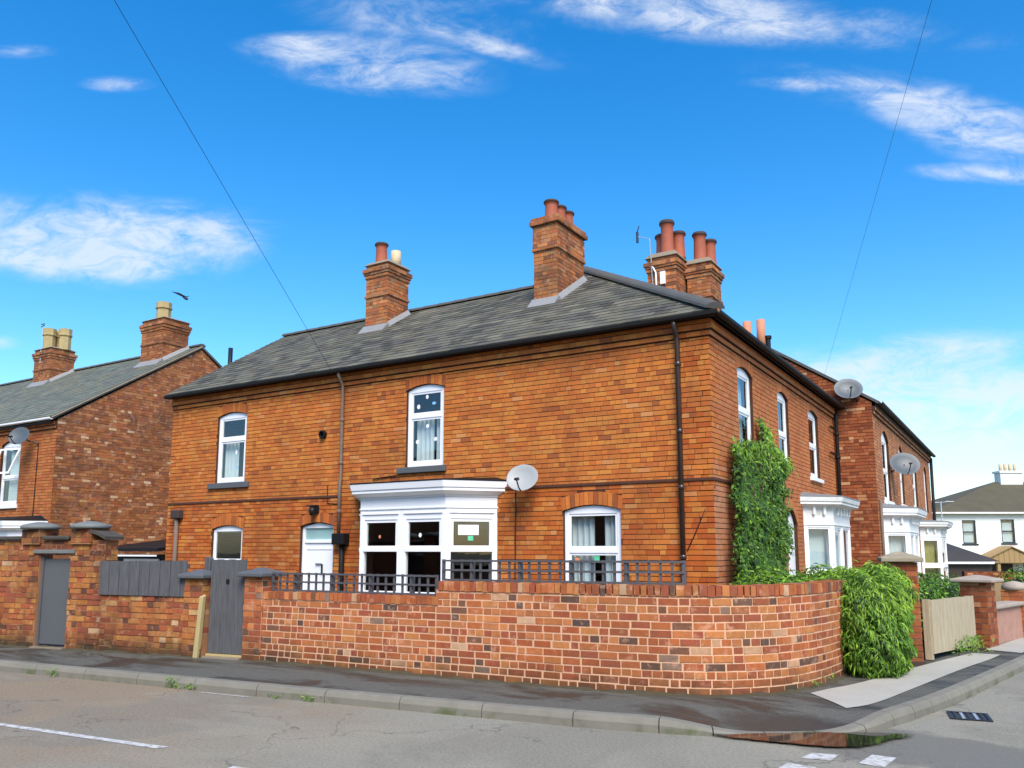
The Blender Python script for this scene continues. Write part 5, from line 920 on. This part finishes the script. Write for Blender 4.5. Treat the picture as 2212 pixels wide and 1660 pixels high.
# ------------------------------------------------------------------ old wall on the left with gates and fence
OLD = palette([(.44, .16, .045), (.38, .12, .042), (.32, .09, .04), (.46, .19, .055), (.28, .08, .04), (.42, .17, .055)], 18, .16) + [(.12, .05, .035), (.15, .065, .04), (.52, .30, .13), (.50, .27, .11), (.55, .36, .20)]
nQ = len(OLD)
def pick_o(P, z):
    r = random.random()
    if r < .10: return nQ - 5 + random.randrange(2)
    if r < .15: return nQ - 3 + random.randrange(3)
    return random.randrange(nQ - 5)
ow = thing('brick_wall', 'old stained brick wall with tall gateway and low stretch under grey fence', 'wall', (-8, -5.1, 0)); FL = Frame((-9.84, -5.5), (1, .185), (.185, -1)); s_ = 1.017
uo = lambda x: (x + 9.84) * s_
g1 = dict(u0=uo(-9.16), u1=uo(-8.5), z0=.0, z1=1.55); uT = uo(-7.82); uE = uo(-5.92)
m = MB(); wall_mesh(m, FL, uo(-14), uT, -.02, 1.76, [g1]); wall_mesh(m, FL, uT + .001, uE, -.02, .94, [], th=.22); oc = m.build('wall', 'mortar_old', ow); po_ = Pool()
lay(po_, FL, uo(-14), uT, .03, 1.76, pick_o, [g1], ch=.083, joint=.012, proud=.008, jit=.007, header=.4); lay(po_, FL, uT, uE, .03, .94, pick_o, ch=.083, joint=.012, proud=.008, jit=.007, header=.4)
p = FL.p(uT, 0, 0); lay(po_, Frame((p.x, p.y), (-FL.N)[:2], FL.T[:2]), 0, .24, .95, 1.76, pick_o, ch=.083, joint=.012, proud=.008, jit=.006, header=.5)
po_.finish('brick', 'brickwork', 'brick_old', OLD, oc, 300, lambda P: P.x > -10.3)
for x0, x1, nn in ((-14, -9.52, 6), (-9.08, -8.52, 1)):
    for i in range(nn):
        a = uo(x0 + (x1 - x0) * i / nn) + .004; b = uo(x0 + (x1 - x0) * (i + 1) / nn) - .004; m = MB(); FL.poly(m, [(a, 1.765), (b, 1.765), (b, 1.83), (a, 1.83)], -.30, .06); m.build('coping_stone', 'cap_dark', oc, bevel=.02)
m = MB(); n = 12; rg = []
for i in range(n + 1):
    u = uo(-8.1) + (uT + .05 - uo(-8.1)) * i / n; z = 1.765 + .10 * math.sin(math.pi * min(1, (i / n) * .5 + .5)) ; rg.append([FL.p(u, z, .06), FL.p(u, z, -.3), FL.p(u, z + .05, -.3), FL.p(u, z + .05, .06)])
m.loft(rg); m.build('coping_stone', 'cap_dark', oc)
for xc, w in ((-9.33, .19), (-8.27, .2)): b = pier(ow, FL, uo(xc) - w, uo(xc) + w, -.30, .05, 1.70 if xc > -9 else 1.70, 1.93, OLD, pick_o, 'brick_old', 'mortar_old'); c = FL.p(uo(xc), 0, -.12); cap(b, c, .29, 1.935, .12, 'cap_grey', dome=True)
m = MB(); FL.box(m, g1['u0'] - .1, g1['u1'] + .1, 1.555, 1.615, -.2, .045); m.build('lintel', 'cap_grey', ow, bevel=.008)
pl_ = pier(ow, FL, uo(-6.24), uo(-5.93), -.27, .03, .0, 1.20, OLD, pick_o, 'brick_old', 'mortar_old'); c = FL.p(uo(-6.085), 0, -.12); cap(pl_, c, .23, 1.205, .125, 'grey_paint', math.atan2(.185, 1))
foot('moss', [(FL.p(uo(-14) + (uE - uo(-14)) * i / 70, 0), FL.T, FL.N) for i in range(71)], .07, .025)
gt = thing('garden_gate', 'plain grey painted gate under the lintel of the old brick wall', 'gate', tuple(FL.p(uo(-8.83), .1, -.08))); m = MB(); FL.box(m, g1['u0'] + .05, g1['u1'] - .05, .16, 1.47, -.10, -.06)
m.build('leaf', 'grey_paint', gt, bevel=.006); m = MB(); FL.box(m, g1['u0'] + .004, g1['u0'] + .048, .1, 1.54, -.14, -.04); FL.box(m, g1['u1'] - .048, g1['u1'] - .004, .1, 1.54, -.14, -.04); m.build('frame', 'grey_paint', gt); m = MB(); FL.box(m, g1['u0'], g1['u1'], -.02, .13, -.2, .06); m.build('threshold', 'cement', gt)
fe = thing('board_fence', 'grey boarded fence panel standing on the low stretch of old wall', 'fence', tuple(FL.p(uo(-7.05), .94, 0))); a0, a1 = uo(-7.86), uo(-6.22); n = 17
for i in range(n):
    m = MB(); u = a0 + (a1 - a0) * i / n; FL.box(m, u + .002, u + (a1 - a0) / n - .003, .945, 1.445 + random.uniform(-.008, .006) + .012 * i / n, .012 + (i % 2) * .008, .030 + (i % 2) * .008); m.build('board', 'grey_wood', fe)
for z in (1.02, 1.35): m = MB(); FL.box(m, a0, a1, z, z + .06, -.03, .010); m.build('rail', 'grey_wood', fe)
for x in (-6.16,): m = MB(); FL.poly(m, [(uo(x) - .05, .9), (uo(x) + .05, .9), (uo(x) + .05, 1.47), (uo(x) + .03, 1.51), (uo(x) - .03, 1.51), (uo(x) - .05, 1.47)], -.40, -.31); m.build('post', 'grey_wood', fe, bevel=.01)
m = MB(); FL.box(m, uo(-6.1), uo(-5.9), 1.25, 1.44, -.38, -.36); m.build('infill_board', 'grey_wood', fe)
FGt = Frame((-5.87, -4.755), (.64, .105), (.105, -.64)); g2 = thing('garden_gate', 'tall grey vertical-boarded gate between two capped brick piers', 'gate', (-5.55, -4.7, .11)); L2 = math.hypot(.64, .105); n = 6
for i in range(n): m = MB(); FGt.box(m, .012 + (L2 - .03) * i / n + .0015, .012 + (L2 - .03) * (i + 1) / n - .0015, .17, 1.47 + (.008 if i % 2 else 0), -.07, -.045 + random.uniform(0, .004)); m.build('board', 'grey_wood', g2)
for z in (.3, 1.2): m = MB(); FGt.box(m, .02, L2 - .03, z, z + .1, -.11, -.071); m.build('rail', 'grey_wood', g2)
m = MB(); FGt.box(m, .30, .35, 1.14, 1.2, -.044, -.030); m.build('latch', 'metal_dark', g2)
m = MB(); FGt.box(m, 0, L2, .0, .13, -.2, .05); m.build('threshold', 'cement', g2); m = MB(); FGt.box(m, 0.0, L2 - .0, .132, .16, -.12, -.02); m.build('sill_board', 'post_wood', g2)
wp = thing('timber_post', 'short raw timber post leaning by the grey boarded gate', 'post', (-5.93, -4.83, .09)); m = MB(); m.hexa([(-6.0, -4.86, .07), (-5.92, -4.85, .07), (-5.93, -4.78, .07), (-6.01, -4.79, .07)], [(-5.935, -4.84, .95), (-5.865, -4.83, .95), (-5.875, -4.765, .98), (-5.945, -4.775, .98)]); m.build('post', 'post_wood', wp, bevel=.008)

# ------------------------------------------------------------------ right-hand boundary: pier, gate, rendered wall
bp = thing('gate_pier', 'brick gate pier with weathered stone cap rising behind the hedge', 'pier', (2.6, .25, .1)); FB = Frame((2.42, .05), (.97, .24), (.24, -.97)); b = pier(bp, FB, 0, .38, -.38, 0, .05, 1.44, DK, pd, 'brick_front', 'mortar_grey'); cap(b, FB.p(.19, 0, -.19), .27, 1.445, .14, 'stone_cap', .24)
tg = thing('timber_gate', 'pale bare timber boarded gate by the white pavement strip', 'gate', (3.1, 1.3, .12)); FT = Frame((2.90, .28), (.20, .98), (.98, -.20)); n = 12; LT = 2.05
for i in range(n): m = MB(); FT.box(m, LT * i / n + .003, LT * (i + 1) / n - .003, .20 - .012 * i / n * 4, .925 - .02 * i / n + random.uniform(-.006, .006), .0, .022); m.build('board', 'pine', tg)
m = MB(); FT.box(m, -.03, .05, .12, .93, -.09, -.002); m.build('stile', 'pine', tg); m = MB(); FT.box(m, LT - .06, LT, .12, .9, -.09, -.002); m.build('stile', 'pine', tg)
for z in (.3, .75): m = MB(); FT.box(m, .05, LT - .06, z, z + .09, -.05, -.002); m.build('rail', 'pine', tg)
bw = thing('rendered_wall', 'low pink rendered boundary wall with stone coping beyond the timber gate', 'wall', (4.0, 5, .05)); FPk = Frame((3.52, 2.75), (.235, .97), (.97, -.235)); m = MB(); FPk.box(m, .2, 6.5, .0, .66, -.2, 0); m.build('wall', 'stucco_pink', bw)
for i in range(7): m = MB(); a = .2 + 6.3 * i / 7; FPk.poly(m, [(a + .004, .662), (a + .896, .662), (a + .896, .73), (a + .004, .73)], -.26, .06); m.build('coping_stone', 'coping_stone', bw, bevel=.02)
b = pier(bw, FPk, -.30, .12, -.32, .06, .03, 1.10, DK, pd, 'brick_front', 'mortar_grey'); m = MB(); c = FPk.p(-.09, 0, -.13); cap(b, c, .31, 1.105, .11, 'coping_stone', math.atan2(.97, .235))
b = pier(bw, FPk, 1.75, 2.05, -.30, .05, .03, .92, RED, lambda P, z: random.randrange(len(RED)), 'brick_front', 'mortar_grey'); m = MB(); c = FPk.p(1.9, .92, -.12); m.lathe(tuple(c), [(.2, 0), (.2, .06), (.15, .12), (.02, .15)], 14); m.build('cap', 'coping_stone', b, smooth=True)
bf = thing('board_fence', 'red-brown boarded fence behind the pink rendered wall', 'fence', (3.9, 6, .1)); FQ = Frame((3.1, 5.2), (.235, .97), (.97, -.235)); 
for i in range(14): m = MB(); FQ.box(m, i * .15, i * .15 + .146, .05, .95, 0, .02); m.build('board', 'cedar', bf)
rw = thing('brick_wall', 'dark red garden wall crossing in front of the white house', 'wall', (4, 14, 0)); m = MB(); FX = Frame((1.8, 26.5), (.85, .52), (.52, -.85)); FX.box(m, 0, 9, -.5, .75, -.2, 0); b = m.build('wall', 'mortar_dark', rw); q = Pool(); lay(q, FX, 0, 9, -.4, .74, pd); q.finish('brick', 'brickwork', 'brick_dark', DK, b, 0)

# ------------------------------------------------------------------ plants: leaves as small folded blades
GR = [(.055, .135, .010), (.085, .20, .014), (.13, .28, .018), (.035, .085, .010), (.21, .38, .025), (.29, .47, .035), (.07, .125, .022)]
def leaves(name, parent, pts, nrm, size, cidx, pal=GR, asp=.55, droop=.5, mat='leaf'):
    n = len(pts); pts = np.asarray(pts, float); nrm = np.asarray(nrm, float); nrm = nrm + rng.normal(0, .45, (n, 3)); nrm /= np.linalg.norm(nrm, axis=1, keepdims=True)
    ax = rng.normal(0, 1, (n, 3)); ax[:, 2] -= droop * 2; ax -= nrm * np.sum(ax * nrm, axis=1, keepdims=True); ax /= np.linalg.norm(ax, axis=1, keepdims=True); sd_ = np.cross(nrm, ax)
    L_ = (size * rng.uniform(.55, 1.35, n))[:, None]; Wd = L_ * asp
    v = np.stack([pts, pts + ax * L_ * .45 + sd_ * Wd * .5 - nrm * L_ * .06, pts + ax * L_ - nrm * L_ * .22, pts + ax * L_ * .45 - sd_ * Wd * .5 - nrm * L_ * .06, pts + ax * L_ * .5 + nrm * L_ * .06], axis=1).reshape(-1, 3)
    b = (np.arange(n) * 5)[:, None]; f = np.stack([b + [0, 1, 4], b + [1, 2, 4], b + [2, 3, 4], b + [3, 0, 4]], axis=1).reshape(-1, 3)
    me = bpy.data.meshes.new(name); me.vertices.add(len(v)); me.vertices.foreach_set('co', v.ravel()); me.loops.add(f.size); me.loops.foreach_set('vertex_index', f.ravel().astype(np.int32)); me.polygons.add(len(f)); me.polygons.foreach_set('loop_start', (np.arange(len(f)) * 3).astype(np.int32)); me.update(calc_edges=True)
    pa = np.array([(*c, 1) for c in pal]); col = pa[np.asarray(cidx)] * rng.uniform(.75, 1.25, (n, 1)); col[:, 3] = 1; a = me.attributes.new('tint', 'FLOAT_COLOR', 'FACE'); a.data.foreach_set('color', np.repeat(col, 4, axis=0).astype(np.float32).ravel())
    me.materials.append(MAT[mat]); return link(name, me, parent, stuff=True)
def inpoly(p, poly):
    c = False
    for (x1, y1), (x2, y2) in zip(poly, poly[1:] + poly[:1]):
        if (y1 > p[1]) != (y2 > p[1]) and p[0] < (x2 - x1) * (p[1] - y1) / (y2 - y1) + x1: c = not c
    return c
# climber on the short front
iv = thing('ivy', 'dense green climber covering the front wall of the corner house beside its windows', 'climbing plant', (.2, 2.2, .1))
ivp = [(-.05, .2), (.15, 1.1), (.45, 2.3), (.52, 3.30), (1.1, 3.42), (1.45, 3.38), (1.6, 3.75), (1.74, 4.15), (1.95, 4.22), (2.4, 3.98), (3.1, 3.85), (3.35, 3.66), (3.85, 3.36), (3.9, 3.2), (3.7, 2.8), (3.2, 2.34), (3.7, 2.08), (3.45, 1.75), (3.1, 1.34), (3.7, .96), (3.9, .2)]
pts = []; nr = []; ci = []
blobs = [(rng.uniform(.2, 4), rng.uniform(.2, 4), rng.uniform(.15, .4), rng.uniform(.05, .26)) for _ in range(70)]
while len(pts) < 21000:
    y, z = rng.uniform(-.1, 4.2), rng.uniform(.15, 4.25)
    if not inpoly((y + .05 * math.sin(z * 9) + rng.normal(0, .035), z + rng.normal(0, .035)), ivp): continue
    if hf_['1']['u0'] < y < hf_['1']['u1'] and z > 3.5: continue
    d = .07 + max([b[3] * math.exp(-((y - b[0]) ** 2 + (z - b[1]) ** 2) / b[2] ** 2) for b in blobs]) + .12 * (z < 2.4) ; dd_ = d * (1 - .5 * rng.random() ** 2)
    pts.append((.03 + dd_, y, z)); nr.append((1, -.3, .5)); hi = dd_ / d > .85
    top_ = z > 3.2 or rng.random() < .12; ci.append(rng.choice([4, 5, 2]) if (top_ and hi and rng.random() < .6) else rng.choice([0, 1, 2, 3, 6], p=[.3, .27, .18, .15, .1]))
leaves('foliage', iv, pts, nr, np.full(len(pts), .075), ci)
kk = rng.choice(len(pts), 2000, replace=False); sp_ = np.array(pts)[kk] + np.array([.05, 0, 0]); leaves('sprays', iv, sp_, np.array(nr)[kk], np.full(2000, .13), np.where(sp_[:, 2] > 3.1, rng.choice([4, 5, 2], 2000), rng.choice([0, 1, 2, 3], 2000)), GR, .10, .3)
for k in range(26):
    m = MB(); y = rng.uniform(.5, 3.8); q = [(.05, y, .1)]; z = .1; top = rng.uniform(1.5, 3.6)
    while z < top: z += .25; y += rng.normal(0, .09); y = min(3.9, max(.3, y)); q.append((.06 + rng.uniform(0, .18), y, z))
    m.tube(q, [.014 * (1 - .6 * i / len(q)) for i in range(len(q))], 5); m.build('stem', 'bark', iv)
# hedges
def hedge(name, label, blobs, n, size, loc, bright=.3, droop=.8, asp=.4, pal=GR, zmin=.1, strands=0, inner=True, group=None):
    t = thing(name, label, 'hedge', loc, group); pts = []; nr = []; ci = []; vol = np.array([b[3] * b[4] + b[3] * b[5] + b[4] * b[5] for b in blobs]); vol /= vol.sum()
    fz = [(rng.uniform(2, 9, 3), rng.uniform(0, 6, 3)) for _ in range(4)]
    while len(pts) < n:
        b = blobs[rng.choice(len(blobs), p=vol)]; d = rng.normal(0, 1, 3); d /= np.linalg.norm(d); wob = 1 + .13 * sum(math.sin(float(np.dot(f, d * 1.6) + ph[0])) for f, ph in fz) / 2
        r = (1 - .22 * rng.random() ** 2) * wob; p = np.array(b[:3]) + d * np.array(b[3:6]) * r
        if p[2] < zmin: continue
        ins = False
        for c in blobs:
            if c is b: continue
            if (((p - np.array(c[:3])) / np.array(c[3:6])) ** 2).sum() < .6: ins = True; break
        if ins: continue
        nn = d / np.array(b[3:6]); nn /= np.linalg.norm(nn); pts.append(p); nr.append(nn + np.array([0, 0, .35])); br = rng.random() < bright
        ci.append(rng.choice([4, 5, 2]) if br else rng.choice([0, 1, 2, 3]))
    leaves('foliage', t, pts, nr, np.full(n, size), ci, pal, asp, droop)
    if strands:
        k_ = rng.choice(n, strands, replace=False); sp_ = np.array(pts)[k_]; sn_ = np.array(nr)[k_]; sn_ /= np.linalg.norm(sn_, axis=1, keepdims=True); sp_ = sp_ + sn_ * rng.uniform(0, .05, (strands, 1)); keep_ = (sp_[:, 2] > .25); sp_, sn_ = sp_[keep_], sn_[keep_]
        up_ = sp_[:, 2] > np.median(sp_[:, 2]); cc_ = np.where(up_, rng.choice([4, 5], len(sp_)), rng.choice([1, 2, 4], len(sp_))); leaves('sprays', t, sp_, sn_, np.full(len(sp_), size * 1.8), cc_, pal, .13, droop * .8)  # upper sprays take brighter greens: light from above put into leaf colour
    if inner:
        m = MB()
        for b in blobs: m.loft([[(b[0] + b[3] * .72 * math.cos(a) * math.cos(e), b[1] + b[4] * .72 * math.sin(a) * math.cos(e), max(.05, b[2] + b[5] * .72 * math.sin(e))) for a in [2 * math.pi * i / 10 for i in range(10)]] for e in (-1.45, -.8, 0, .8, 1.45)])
        m.build('shaded_core', 'twig_shade', t, smooth=True)  # dark solid for the inner twigs, shade between leaves put into its colour
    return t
simple('twig_shade', (.018, .022, .009), .95, .4, 12, .4)
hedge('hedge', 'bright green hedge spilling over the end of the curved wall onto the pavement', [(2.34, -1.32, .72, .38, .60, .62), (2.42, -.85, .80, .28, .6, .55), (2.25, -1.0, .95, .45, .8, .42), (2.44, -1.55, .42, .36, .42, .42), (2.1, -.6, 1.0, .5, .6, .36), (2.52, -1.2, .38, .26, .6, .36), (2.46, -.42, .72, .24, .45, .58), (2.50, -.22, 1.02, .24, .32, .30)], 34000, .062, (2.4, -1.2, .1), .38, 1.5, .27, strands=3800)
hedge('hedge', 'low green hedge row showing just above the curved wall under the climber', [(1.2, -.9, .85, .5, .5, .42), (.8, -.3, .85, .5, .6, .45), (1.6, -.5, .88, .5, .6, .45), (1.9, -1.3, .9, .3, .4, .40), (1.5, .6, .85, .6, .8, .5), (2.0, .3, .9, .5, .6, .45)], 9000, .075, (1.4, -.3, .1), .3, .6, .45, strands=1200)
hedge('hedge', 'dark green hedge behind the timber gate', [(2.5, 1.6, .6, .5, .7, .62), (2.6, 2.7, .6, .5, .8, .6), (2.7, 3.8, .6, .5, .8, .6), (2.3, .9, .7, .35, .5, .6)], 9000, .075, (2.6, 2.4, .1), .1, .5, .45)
for nm_, bl in (('dark green shrub at the far end of the pink rendered wall', (3.9, 12.5, .4, .7, .8, .75)), ('rounded shrub up the street before the white house', (5.2, 14.5, .35, .8, 1, .8)), ('narrow shrub just behind the pink rendered wall', (4.6, 9.5, .35, .4, .8, .7))):
    hedge('shrub', nm_, [bl], 1500, .09, (bl[0], bl[1], 0), .2, .3, .5)
# weeds in the gutter by the kerb and at wall feet
for i, (x, y, h_, n) in enumerate([(-6.6, -6.46, .10, 50), (-4.55, -6.235, .12, 70), (-4.25, -6.2, .06, 40), (-2.55, -6.0, .07, 45), (-3.0, -6.05, .05, 30), (3.25, 1.9, .22, 240), (3.15, 1.35, .2, 160), (1.95, -2.6, .1, 30)]):
    t = thing('weed', ['sparse weed tuft on the kerb below the grey board fence', 'largest weed tuft on the kerb, below the tall boarded gate', 'small weed next to the largest kerb tuft', 'short weed on the kerb below the low trellis', 'tiny weed on the kerb between larger tufts', 'leafy weeds under the far end of the timber gate', 'leafy weeds under the middle of the timber gate', 'few weeds at the curved wall foot beside the pale strip'][i], 'weed', (x, y, 0), 'weeds along the kerb' if i < 5 else ('weeds at the gate' if i < 7 else None))
    P_ = np.c_[rng.normal(x, .06 if i < 5 else .12, n), rng.normal(y, .025 if i < 5 else .2, n), rng.uniform(.0, h_, n) + (.0 if i < 5 else .1)]; leaves('foliage', t, P_, np.tile([0, -.6, .7], (n, 1)), np.full(n, .035 if i < 5 else .06), rng.choice([1, 2, 4], n), GR, .35, -.7)
# ------------------------------------------------------------------ overhead cables and a bird
LC, RC = (-5.095, -7.273, 8.5), (3.703, -3.437, 7.5)     # where the cables leave towards poles across the streets
def cable(label, a, b, sag, r):
    t = thing('overhead_cable', label, 'cable', a); a, b = Vector(a), Vector(b); b = a + (b - a) * 2.4; m = MB(); m.tube([a.lerp(b, i / 24) - Vector((0, 0, sag * 4 * (i / 24) * (1 - i / 24))) for i in range(25)], r, 5); m.build('wire', 'metal_dark', t); return t
cable('dark overhead cable running down to the eaves beside the rusty downpipe', (-8.05, -.2, 5.33), LC, .0, .0042)
cable('thin overhead cable running down to the gutter of the short front', (.25, 7.4, 5.42), RC, .0, .0022)
bd = thing('bird', 'small dark bird in flight near the square chimney with a buff pot', 'bird', (-18.9, 4.0, 9.85)); m = MB(); m.loft([[Vector((-18.9, 4, 9.85)) + Vector((.30 * (s - .5), .0, -.12 * (s - .5))) + Vector((0, r_ * math.cos(a), r_ * math.sin(a))) for a in [2 * math.pi * i / 8 for i in range(8)]] for s, r_ in ((0, .006), (.15, .02), (.4, .05), (.7, .055), (.88, .035), (1, .008))]); m.build('body', 'feather', bd, smooth=True)
for sgn in (-1, 1): m = MB(); b0 = Vector((-18.88, 4, 9.87)); m.prism([b0 + Vector((.07, 0, 0)), b0 + Vector((-.06, 0, 0)), b0 + Vector((-.22, sgn * .2, .12)), b0 + Vector((-.30, sgn * .32, .16)), b0 + Vector((-.10, sgn * .18, .12))], (0, 0, .012)); m.build('wing', 'feather', bd)

# ------------------------------------------------------------------ terrace across the street: stands behind the camera, mirrored in the ground-floor glass
tr_ = thing('terrace_row', 'plain brick terrace across the street, mirrored in the bay window glass', 'house', (-8, -30, 0)); FZ = Frame((16, -27), (-1, 0), (0, 1)); hz_ = [dict(u0=1.5 + 4 * i + k, u1=2.5 + 4 * i + k, z0=z, z1=z + 1.4) for i in range(11) for k in (0,) for z in (.9, 3.5)]
m = MB(); wall_mesh(m, FZ, 0, 46, 0, 5.4, hz_); m.build('wall', 'brick_plain', tr_); m = MB(); m.prism([(16.2, -26.7, 5.4), (16.2, -35, 5.4), (16.2, -31, 8.2)], (-46.4, 0, 0)); m.build('roof', 'slate_plain', tr_)
m = MB(); m.box(-30, 16, -34.8, -34.6, 0, 5.4); m.build('rear_wall', 'brick_plain', tr_)
for q in hz_: m = MB(); FZ.box(m, q['u0'], q['u1'], q['z0'], q['z1'], -.2, -.12); m.build('window', 'glass_teal_film', tr_)
